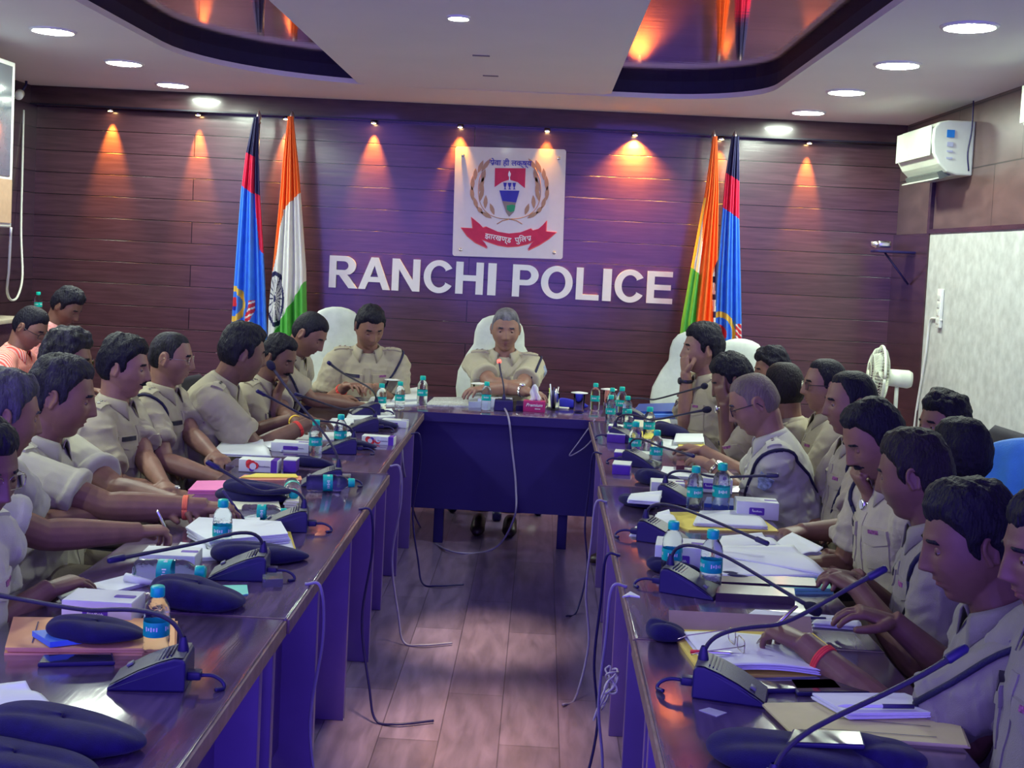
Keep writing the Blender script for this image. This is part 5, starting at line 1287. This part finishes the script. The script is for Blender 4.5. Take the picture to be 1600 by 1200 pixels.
# ---- cartons
def carton_box(px,py,dims,rz,label,style='purple',hh=0.0,txt=True,top_tissue=False):
    """px,py = nearest bottom edge centre"""
    p=T(px,py,hh); w,d,h=dims; a=math.radians(rz); e=empty('snack_box',(p.x-math.sin(a)*d/2,p.y+math.cos(a)*d/2,TZ+hh),a); tag(e,label,'box','white and purple snack boxes')
    body={'red':maroonb,'purplebox':purple}.get(style,carton)
    MB().box((0,0,h/2),(w,d,h),body,bev=.0015).build('carton',e)
    if style=='purplebox': MB().box((0,0,h+.002),(w*1.01,d*1.01,.004),carton).build('lid',e)
    if style in('purple','plain'):
        MB().box((.0,0,h+.0006),(w*.98,d*.98,.0012),carton).build('lid',e)
        MB().poly(rrect(w*.36,h*.42,.004),0,.0012,purple,X=Vector((1,0,0)),Y=Vector((0,0,1)),O=Vector((-.02*w,-d/2+.0,h*.48))).build('printed_window',e)
        MB().poly(rrect(w*.30,d*.20,.004),0,.0012,purple,O=Vector((.05,0,h+.001))).build('lid_print',e)
    if style=='flower':
        m=MB()
        for k in range(7): 
            m.poly(circ(.010+.006*random.random(),10,-w*.32+.05*random.random(),h*(.25+.5*random.random())),0,.001+.0002*k,[redp,redp,paper,purple][k%4],X=Vector((1,0,0)),Y=Vector((0,0,1)),O=Vector((0,-d/2,0)))
        m.build('flower_print',e); MB().box((w*.40,0,h/2),(w*.16,d*1.01,h*1.01),purple).build('purple_end',e)
    if txt and style!='purplebox':
        m=MB(); mt=letter_w if style in('purple','red') else ink; pts=[]
        x0=-w*.13 if style=='purple' else (-w*.3 if style=='red' else .0); x1=w*.10 if style=='purple' else w*.3
        if style!='red':
            for k in range(46): t=k/45; pts.append((x0+(x1-x0)*t, -d/2-.0015, h*.48+h*.045*math.sin(t*44)+(h*.10 if k in(2,3,25) else 0)))
            m.loft(pts,.0008,mt,5,smooth=False); m.build('script_print',e)
    if top_tissue:
        m=MB(); vs=[];fs=[]
        for j in range(9):
            for i in range(13):
                u=i/12*2-1; v=j/8; vs.append((u*.032*(1-.3*v)+.006*math.sin(v*6), .010*math.sin(u*5+v*3)*(1-.4*v), h+.095*v*(1-.35*u*u)))
        for j in range(8):
            for i in range(12): a_=j*13+i; fs.append((a_,a_+1,a_+14,a_+13))
        m.add(vs,fs,tissue); o=m.build('tissue',e); o.modifiers.new('s','SOLIDIFY').thickness=.001
    return e
carton_box(150,977,(.165,.10,.055),0,'white snack carton with purple window at the near left, behind the blue book')
carton_box(260,897,(.150,.10,.050),4,'white carton behind the lying bottle, left table',style='plain')
carton_box(403,738,(.155,.07,.048),0,'white carton printed with red flowers, left table',style='flower')
carton_box(452,738,(.05,.07,.046),0,'small purple carton beside the flower-printed one',style='purplebox')
carton_box(455,707,(.18,.08,.040),0,'cream carton between crumpled papers and a bottle, left table',style='plain')
carton_box(590,695,(.15,.06,.038),-3,'white carton printed with red flowers at the far left table',style='flower')
carton_box(615,668,(.13,.06,.036),-6,'white and purple carton nearest the left cross-table corner',style='purple')
carton_box(834,644,(.125,.08,.062),-2,'maroon tissue box with a tissue sticking up before the senior officer',style='red',top_tissue=True)
tb=[o for o in bpy.data.objects if o.get('label','').startswith('maroon')][0]
text('Premium','script_lettering',.026,(0,-.0415,.040),letter_w,tb,shear=.3); text('tissues','script_lettering',.012,(.02,-.0415,.020),letter_w,tb,shear=.2)
carton_box(1063,895,(.155,.12,.075),-8,'white carton behind a bottle with purple window, right table, nearest')
carton_box(1183,812,(.150,.09,.062),-3,'white carton with a dark lid band beside the bald officer',style='purple')
carton_box(1110,770,(.17,.12,.055),-6,'broad white carton behind the two upright bottles, right table',style='purple')
carton_box(1043,775,(.13,.09,.050),-3,'plain white carton left of the two upright bottles',style='purple')
carton_box(970,742,(.075,.10,.040),-8,'purple carton with white lid nearest the aisle, right table',style='purplebox')
carton_box(972,722,(.075,.08,.040),-8,'purple carton behind another, right table',style='purplebox')
carton_box(962,692,(.09,.08,.040),-8,'purple carton with cream lid at the far right table',style='purplebox')
carton_box(965,676,(.10,.07,.030),-8,'purple and white carton next to the bottle cluster',style='purplebox')
carton_box(1012,722,(.10,.08,.035),-5,'cream carton between two bottles on the right table',style='plain')
# ---- papers and folders, left table
sheet('envelope','orange envelope stack at the near left under a beret','envelope',[(8,1023),(24,974),(275,978),(272,1026)],0,.018,orange,leaves=3,extra=lines(2))
sheet('book','small bright blue book lying on the orange envelope','book',[(50,994),(98,990),(150,1003),(78,1012)],.019,.012,bluec)
openbook([(-30,1120),(-20,1078),(42,1080),(88,1117)],0,'white papers at the bottom left edge, above the big berets')
sheet('sticky_tab','yellow-green tab strip beside the bottom left papers','tab',[(48,1096),(60,1085),(65,1085),(53,1099)],.014,.002,M('lime_tab',(0.65,0.85,0.12)))
sheet('paper_sheet','white sheet at the near left by a forearm','papers',[(80,921),(128,917),(130,938),(96,940)],0,.004,paper,'open papers and notebooks')
sheet('magazine','grey-white magazine with rolled page before the big beret','magazine',[(130,921),(215,899),(245,911),(180,929)],0,.010,paper,leaves=3)
m=MB(); a_,b_=T(196,902,.02),T(243,912,.012); m.loft([a_-a_,(b_-a_)*.5,b_-a_],[.012,.010,.006],paper,14); o=m.build('rolled_paper'); o.location=a_; tag(o,'rolled white paper edge beside the big beret','papers','open papers and notebooks')
sheet('folder','mint green folder between the big beret and the second left microphone','folder',[(322,917),(386,916),(388,930),(350,936)],0,.004,mint)
openbook([(262,880),(282,852),(320,862),(338,876)],0,'crumpled white sheet behind the lying bottle, left table')
sheet('paper_stack','thick white paper stack on a yellow folder, left table','papers',[(292,838),(312,822),(440,828),(452,848),(330,860)],.012,.030,paper,leaves=6)
sheet('paper_stack','lower white sheaf fanned out under the thick stack, left table','papers',[(316,852),(330,842),(452,846),(458,860),(360,866)],0,.011,paper,leaves=3)
sheet('folder','yellow folder under the thick white stack, left table','folder',[(400,858),(418,830),(452,826),(464,866)],.0,.004,yellow)
sheet('notepad','cream notepad with a pen behind the small lying bottle, left table','notepad',[(345,801),(352,788),(436,788),(440,803)],0,.014,cream_p,leaves=3)
sheet('document_tray','grey transparent tray behind the cream notepad','tray',[(358,786),(361,775),(424,774),(430,785)],0,.012,M('grey_tray',(0.35,0.38,0.45),rough=.2))
sheet('folder','bright pink folders beyond the watch hand, left table','folder',[(293,772),(305,757),(366,756),(370,772)],0,.016,pink,leaves=2)
sheet('folder','orange folder behind the beret pile','folder',[(368,752),(382,744),(470,746),(472,752)],0,.006,M('salmon_card',(0.8,0.32,0.2)))
sheet('folder','narrow yellow folder behind the orange one, left table','folder',[(376,747),(400,741),(462,742),(466,747)],.007,.004,yellow)
sheet('adapter','clear plastic case beside the fourth left microphone','case',[(526,762),(526,748),(548,748),(546,762)],0,.020,plasticfilm)
sheet('adapter','clear plastic wrap at the rear of the second left microphone','wrap',[(410,918),(410,905),(440,903),(442,917)],0,.022,plasticfilm)
openbook([(332,712),(352,690),(412,694),(424,716)],.004,'large crumpled white paper before the stout officer')
openbook([(405,700),(416,684),(442,690),(440,706)],.002,'small peaked white paper behind the flower carton')
sheet('paper_sheet','white sheets beyond the stout officer hands','papers',[(436,690),(448,678),(545,676),(556,688)],0,.006,paper,'open papers and notebooks',leaves=2)
sheet('paper_sheet','white sheets under the hands of the bending officer','papers',[(538,658),(548,640),(612,640),(616,652)],0,.006,paper,'open papers and notebooks',leaves=2)
sheet('notepad','yellow-edged white pad by the writing hands, far left','notepad',[(548,640),(556,629),(592,630),(592,642)],0,.008,cream_p)
openbook([(508,668),(518,656),(552,660),(552,672)],0,'white curled sheet by the far left microphone')
sheet('tube','red and white striped tube beside the far left beret','tube',[(583,672),(584,662),(590,662),(590,673)],0,.012,redp)
sheet('crumpled_tissue','crumpled cream tissue by the lying bottles','tissue',[(445,792),(452,778),(466,784),(466,793)],0,.022,cream_p,leaves=3)
openbook([(363,822),(370,812),(404,812),(404,824)],0,'folded tissue before the small lying bottle')
# cross table
sheet('newspaper','newspaper with grey print on the cross table, left of the senior officer','newspaper',[(664,634),(678,622),(730,622),(732,636)],0,.006,M('newsprint',(0.55,0.57,0.55),rough=.8,var=.35,vs=120))
sheet('paper_stack','white papers beside the left covered tumbler on the cross table','papers',[(572,636),(580,622),(650,620),(655,634)],0,.010,paper,leaves=3)
openbook([(612,628),(622,612),(652,610),(654,626)],.012,'white curled sheets behind the lone bottle, cross table')
e=sheet('document_tray','small white and blue steel case on the cross table, left of the front bottle','case',[(732,637),(733,626),(756,626),(757,637)],0,.035,M('pale_case',(0.5,0.56,0.66),rough=.3))
sheet('nameboard','white slab standing behind the front microphone on the cross table','board',[(746,636),(747,632),(800,634),(800,638)],0,.05,M('white_board',(0.72,0.76,0.86),rough=.5))
sheet('yellow_papers','yellow and cream slips right of the maroon tissue box','papers',[(852,638),(858,630),(890,632),(888,640)],0,.008,cream_p,leaves=2)
sheet('black_box','small black box between front microphone and tissue box','box',[(806,642),(807,634),(818,634),(818,642)],0,.030,blackp)
def tumbler(px,py,label,r=.034,h=.11,z=TZ):
    p=atz(px,py,z); e=empty('glass_tumbler',(p.x,p.y,z)); tag(e,label,'glass','covered water tumblers')
    MB().lathe([(0,.0),(r*.82,0),(r*.85,.004),(r,h),(r-.002,h),(r*.80,.010),(0,.010)],glassm,n=28).build('tumbler_glass',e)
    MB().lathe([(0,h+.006),(r*.5,h+.008),(r*1.45,h+.003),(r*1.45,h),(0,h)],white_pl,n=28).build('cover',e)
tumbler(612,622,'covered glass tumbler before the head-down officer'); tumbler(747,628,'covered glass tumbler just left of the front bottle'); tumbler(904,645,'covered glass tumbler before the bright blue cap',h=.115); tumbler(950,637,'covered glass tumbler behind the right bottle cluster')
p=T(864,640); e=empty('pen_cup',(p.x,p.y,TZ)); tag(e,'clear pen cup full of pens right of the maroon tissue box','pen cup')
m=MB(); m.lathe([(0,0),(.036,0),(.036,.10),(.034,.10),(.034,.004),(0,.004)],glassm,n=4*6); m.build('cup',e)
for k,(dx,dy,h_,mt) in enumerate(((-.018,0,.15,paper),(-.020,.01,.125,M('lime_marker',(0.6,0.8,0.05))),(0,.005,.13,ink),(.010,-.01,.125,SILVER),(.02,.008,.135,SILVER),(.005,.015,.11,bluec),(-.008,-.012,.115,ink))):
    MB().loft([(dx*.4,dy*.4,.006),(dx*1.3,dy*1.3,h_)],.0042,mt,8).build('pen',e)
# ---- right table
def pen(p0,p1,h,label,mat,r=.0042,tip=None):
    a,b=T(p0[0],p0[1],h),T(p1[0],p1[1],h); m=MB(); m.loft([(0,0,0),(b-a)*.04,(b-a)*.10,(b-a)*.92,(b-a)],[r*.15,r*.6,r,r,r*.9],mat,10); o=m.build('pen'); o.location=(a.x,a.y,TZ+h+r); tag(o,label,'pen','pens lying on papers')
    if tip: MB().loft([(b-a)*.60,(b-a)*1.02],r*1.15,tip,10).build('pen_cap',o)
    return o
# large yellow folder with upright tan flap
sheet('folder','big yellow folder spread under the nearest right writing hand','folder',[(1046,986),(1270,992),(1358,1062),(1096,1056)],0,.005,yellow,extra=None)
fl0,fl1=T(1046,985),T(1270,992)
m=MB(); up2=T(1046,953)-fl0; up3=T(1270,972)-fl1
m.add([(0,0,0),fl1-fl0,(fl1-fl0)+Vector((0,.035,.032)),Vector((0,.035,.038))],[(0,1,2,3)],tan,False); o=m.build('folder_flap'); o.location=fl0+Vector((0,0,.003)); o.modifiers.new('s','SOLIDIFY').thickness=.002; tag(o,'raised tan back flap of the big yellow folder, right table','folder flap')
openbook([(1068,994),(1212,1000),(1328,1058),(1112,1050)],.006,'large white sheets inside the big yellow folder, right table')
def spectacles_thing(px,py,h,rz,label):
    p=T(px,py,h); e=empty('spectacles',(p.x,p.y,TZ+h),math.radians(rz)); tag(e,label,'spectacles'); m=MB(); l=MB()
    for s in(-1,1):
        o=[Vector((a,0,b+.018)) for a,b in rrect(.048,.032,.010,4,s*.032,0)]; m.loft(o+[o[0]],.0014,FRAMEM,6); l.add(o,[tuple(range(len(o)))],LENS,False)
        m.loft([(s*.056,0,.024),(s*.060,-.01,.022),(s*.058,-.10,.010),(s*.054,-.125,.002)],.0015,FRAMEM,6)
    m.loft([(-.009,0,.022),(0,.001,.025),(.009,0,.022)],.0014,FRAMEM,6); m.build('frame',e); l.build('lens',e)
spectacles_thing(1150,1012,.022,-80,'folded-open spectacles lying on the white sheets of the yellow folder')
pen((1146,1024),(1080,1021),.024,'red-capped pen on the yellow folder sheets',SILVER,tip=M('red_cap',(0.75,0.03,0.05)))
pen((1215,1029),(1110,1021),.020,'thin pen lying beside the spectacles',M('pen_grey',(0.3,0.25,0.4)),r=.003)
sheet('paper_sheet','white strip of paper with a pen beyond the yellow folder','papers',[(1165,965),(1180,955),(1322,966),(1326,975)],0,.005,paper,'open papers and notebooks')
pen((1214,966),(1290,969),.007,'dark pen on the white strip beyond the yellow folder',ink)
openbook([(1268,980),(1278,972),(1338,976),(1345,986)],0,'pale sheets with pink edge beyond the yellow folder')
def phone(px4,label,mat=M('phone_glass',(0.02,0.02,0.05),rough=.06,coat=1.0),h=0,group='phones lying on the tables'):
    P=[T(a,b,h) for a,b in px4]; c=sum(P,Vector())/4; q=[(p.x-c.x,p.y-c.y) for p in P]; 
    ar=sum(q[i][0]*q[(i+1)%4][1]-q[(i+1)%4][0]*q[i][1] for i in range(4)); q=q if ar>0 else q[::-1]
    m=MB(); m.poly([q],0,.009,blackp); o=m.build('mobile_phone'); o.location=(c.x,c.y,TZ+h); tag(o,label,'phone',group)
    bv=o.modifiers.new('b','BEVEL'); bv.width=.003; bv.segments=3
    g=MB(); g.poly([[(x*.94,y*.92) for x,y in q]],.0092,.0098,mat); g.build('screen',o); return o
phone([(58,1043),(66,1030),(176,1026),(180,1040)],'black phone beside the nearest left microphone')
phone([(1172,1084),(1162,1066),(1300,1062),(1318,1082)],'glossy black phone reflecting the ceiling lights, right table')
phone([(1245,1088),(1232,1068),(1352,1066),(1364,1088)],'dark glass tablet beside the reflecting phone')
phone([(1228,1168),(1238,1146),(1346,1150),(1352,1172)],'phone with red edge resting on the bottom right beret',h=.045)
sheet('folder','pale yellow folder at the bottom right with a notebook on it','folder',[(1190,1105),(1300,1103),(1496,1126),(1514,1170),(1240,1152)],0,.010,palegold,leaves=2,extra=lines(3))
sheet('notebook','white notebook with a pen on the pale yellow folder','notebook',[(1266,1092),(1410,1092),(1486,1122),(1322,1124)],.011,.014,paper,leaves=4)
pen((1308,1106),(1425,1107),.027,'blue and white pen on the notebook, bottom right',paper,tip=ink)
sheet('binder','dark binder with glossy edge, the farther of two, right table','binder',[(1112,920),(1120,905),(1272,915),(1278,928)],0,.022,M('binder_maroon',(0.06,0.025,0.06),rough=.3,coat=.5))
sheet('binder','dark binder with glossy edge right of the arched microphone, the nearer of two','binder',[(1118,940),(1122,925),(1240,932),(1242,946)],0,.024,M('binder_maroon',(0.06,0.025,0.06)))
sheet('folder','mint green folder at the right table edge','folder',[(1205,928),(1198,905),(1290,906),(1300,928)],.0,.018,mint,leaves=2)
openbook([(1118,872),(1128,858),(1240,862),(1294,904)][::1],.020,'large white open sheets on the mint folder, right table')
openbook([(1096,905),(1118,862),(1230,866),(1292,906)],.012,'lower white sheets spread across the right table')
openbook([(1212,852),(1236,836),(1284,866),(1238,880)],.010,'second open notebook at the right table edge')
openbook([(1120,860),(1128,842),(1190,842),(1218,856)],.0,'white sheets behind the navy beret, right table')
sheet('folder','yellow folder with white sheets, right table before the white cartons','folder',[(1032,814),(1046,802),(1176,802),(1218,832),(1076,830)],0,.005,yellow,extra=lines(1))
openbook([(1084,822),(1094,802),(1178,806),(1200,828)],.006,'white sheets on the yellow folder before the white cartons')
openbook([(1020,822),(1026,806),(1044,806),(1058,824)],.004,'crumpled sheet at the aisle end of the yellow folder')
openbook([(984,838),(992,828),(1030,828),(1032,842)],0,'crumpled tissue behind a microphone near the aisle edge')
openbook([(980,786),(986,776),(1034,776),(1030,790)],.03,'white sheets on a beret near the aisle')
sheet('book','dark blue book edge between the cartons and the bottles','book',[(1100,792),(1104,782),(1146,784),(1146,796)],0,.014,darkblue)
sheet('paper_sheet','white sheets before the elbow of the face-hiding officer','papers',[(1018,700),(1028,686),(1100,694),(1104,708)],0,.006,paper,'open papers and notebooks',leaves=2)
sheet('folder','yellow folder by the elbow of the face-hiding officer','folder',[(1062,704),(1058,690),(1100,692),(1102,702)],.008,.004,yellow)
openbook([(1052,694),(1056,680),(1098,684),(1100,694)],.014,'white sheets on the yellow folder by the silver watch')
sheet('folder','dark blue folder, top of a pile behind the bottle cluster','folder',[(990,646),(998,634),(1068,632),(1074,646)],.016,.012,darkblue)
sheet('folder','bright blue folder under the dark blue one','folder',[(985,652),(994,640),(1070,638),(1078,652)],0,.015,bluec)
sheet('paper_sheet','yellow and white papers before the far right folders','papers',[(986,668),(992,656),(1046,656),(1050,670)],0,.006,cream_p,'open papers and notebooks')
sheet('paper_sheet','yellow paper under the microphone at the far right','papers',[(984,682),(990,674),(1026,676),(1026,686)],0,.004,yellow,'open papers and notebooks')
sheet('notepad','white pad with red label before the bald officer hands','notepad',[(1030,746),(1036,732),(1092,736),(1094,750)],0,.012,paper,leaves=2)
sheet('small_box','small dark red box with blue dot before the bald officer','box',[(1056,738),(1057,730),(1068,730),(1069,738)],0,.030,M('dark_red_box',(0.12,0.02,0.05)))
sheet('scrap_paper','tiny folded white scrap at the aisle edge, right table','papers',[(972,934),(985,926),(1000,934),(984,932)],0,.004,paper,'open papers and notebooks')
sheet('scrap_paper','small white card before the nearest right microphone','papers',[(1092,1110),(1108,1106),(1136,1114),(1120,1120)],0,.001,M('grey_card',(0.45,0.45,0.55)),'open papers and notebooks')
# held pens
def heldpen(key,sd,label,mat):
    p=PEOPLE[key]; arm=[a for a in p['arms'] if a[0]==sd][0]; Wt,fw=arm[3],arm[4]; c=Wt+fw*.10*p['s']+Vector((0,0,-.005)); d=(Vector((0,0,1))*.75-fw*.5+Vector((fw.y,-fw.x,0))*.3).normalized()
    m=MB(); a=-d*.055; b=d*.085; m.loft([a,a+d*.012,a+d*.02,b],[.0006,.0028,.0042,.0042],mat,10); o=m.build('pen'); o.location=c; tag(o,label,'pen','pens held in hands')
heldpen('L4',1,'pen held by the officer with orange wrist thread',ink); heldpen('L11',1,'pen in the fist of the officer at the left table',SILVER); heldpen('R12',-1,'golden pen held over the yellow folder',FRAMEM)
# ---- hanging cables
def cable(pts,label,r=.0045,mat=blackp,g='cables hanging from the tables'):
    m=MB(); m.loft(crom(pts,8),r,mat,8); tag(m.build('hanging_cable'),label,'cable',g)
def cp_(px,py,Y): return aty(px,py,Y)
wc=M('grey_cable',(0.25,0.22,0.36),rough=.5)
cable([Vector((mc.location.x,6.98,.77)),cp_(795,655,6.70),cp_(800,700,6.68),cp_(806,760,6.65),cp_(803,810,6.6),atz(770,858,.012),atz(700,860,.012),atz(655,820,.012),cp_(632,740,6.6),cp_(628,680,6.65)],'long dark cable dropping from the front microphone and looping over the floor',.0055,wc)
cable([cp_(930,655,6.70),cp_(905,690,6.66),cp_(890,712,6.66),cp_(915,698,6.66),cp_(940,668,6.69)],'thin cable loop hanging from the right end of the cross table',.004,wc)
for i,(x,ya,lab) in enumerate(((-.575,5.9,'cable down the left table inner side, farthest of four'),(-.565,5.0,'cable down the left table inner side, second farthest'),(-.565,4.15,'cable down the left table inner side, ending on the lit floor'),(-.565,3.2,'cable down the left table inner side, nearest'))):
    cable([(x-.03,ya,.752),(x+.012,ya,.745),(x+.02,ya+.02,.60),(x-.01,ya+.05,.35),(x+.03,ya+.02,.12),(x+.06,ya,.012),(x+.14,ya-.02,.010),(x+.26,ya+.03,.010)],lab,.0045,wc if i%2 else blackp)
for i,(x,ya,lab) in enumerate(((.285,5.6,'cable down the right table inner side, farthest of four'),(.252,4.5,'cable down the right table inner side, above the stray shoe'),(.25,3.7,'cable down the right table inner side, with a knotted bundle'),(.248,3.35,'cable down the right table inner side, nearest of four'))):
    cable([(x+.03,ya,.752),(x-.012,ya,.745),(x-.02,ya+.02,.60),(x-.03,ya+.03,.40),(x-.01,ya+.03,.20),(x-.05,ya-.02,.012),(x-.10,ya-.10,.010)],lab,.0045,wc if i%2 else blackp)
kc=cp_(955,1065,3.62); P=[]
for k in range(40):
    a=k*.62; P.append(kc+Vector((.018*math.sin(a*1.3)-.03*(k%13==6),.02*math.cos(a),.035*math.sin(a*.7+1)+(-.10 if k%13==6 else 0))))
m=MB(); m.loft(crom(P,4),.0032,M('pale_wire',(0.55,0.5,0.6)),6); tag(m.build('cable_bundle'),'knotted pale wire bundle hanging at the right table inner side','cable')
# shoe lying at the right table foot
q=atz(945,965,.0); m=MB(); m.loft([Vector((-.02,.0,.03)),Vector((.0,.0,.04)),Vector((.09,.02,.05)),Vector((.17,.03,.035)),Vector((.19,.03,.03))],[(.020,.025),(.030,.04),(.04,.042),(.028,.03),(.012,.015)],LEATHER,16,ref=(0,0,1)); o=m.build('stray_shoe'); o.location=(q.x,q.y,.0); tag(o,'dark brown shoe tip at the foot of the right table, by the pale cable','shoe')
# text to meshes
bpy.context.view_layer.update(); dg=bpy.context.evaluated_depsgraph_get()
for o in [o for o in bpy.data.objects if o.type=='FONT']:
    me=bpy.data.meshes.new_from_object(o.evaluated_get(dg)); n_=bpy.data.objects.new(o.name,me); COL.objects.link(n_); n_.parent=o.parent; n_.matrix_local=o.matrix_local.copy(); bpy.data.objects.remove(o)
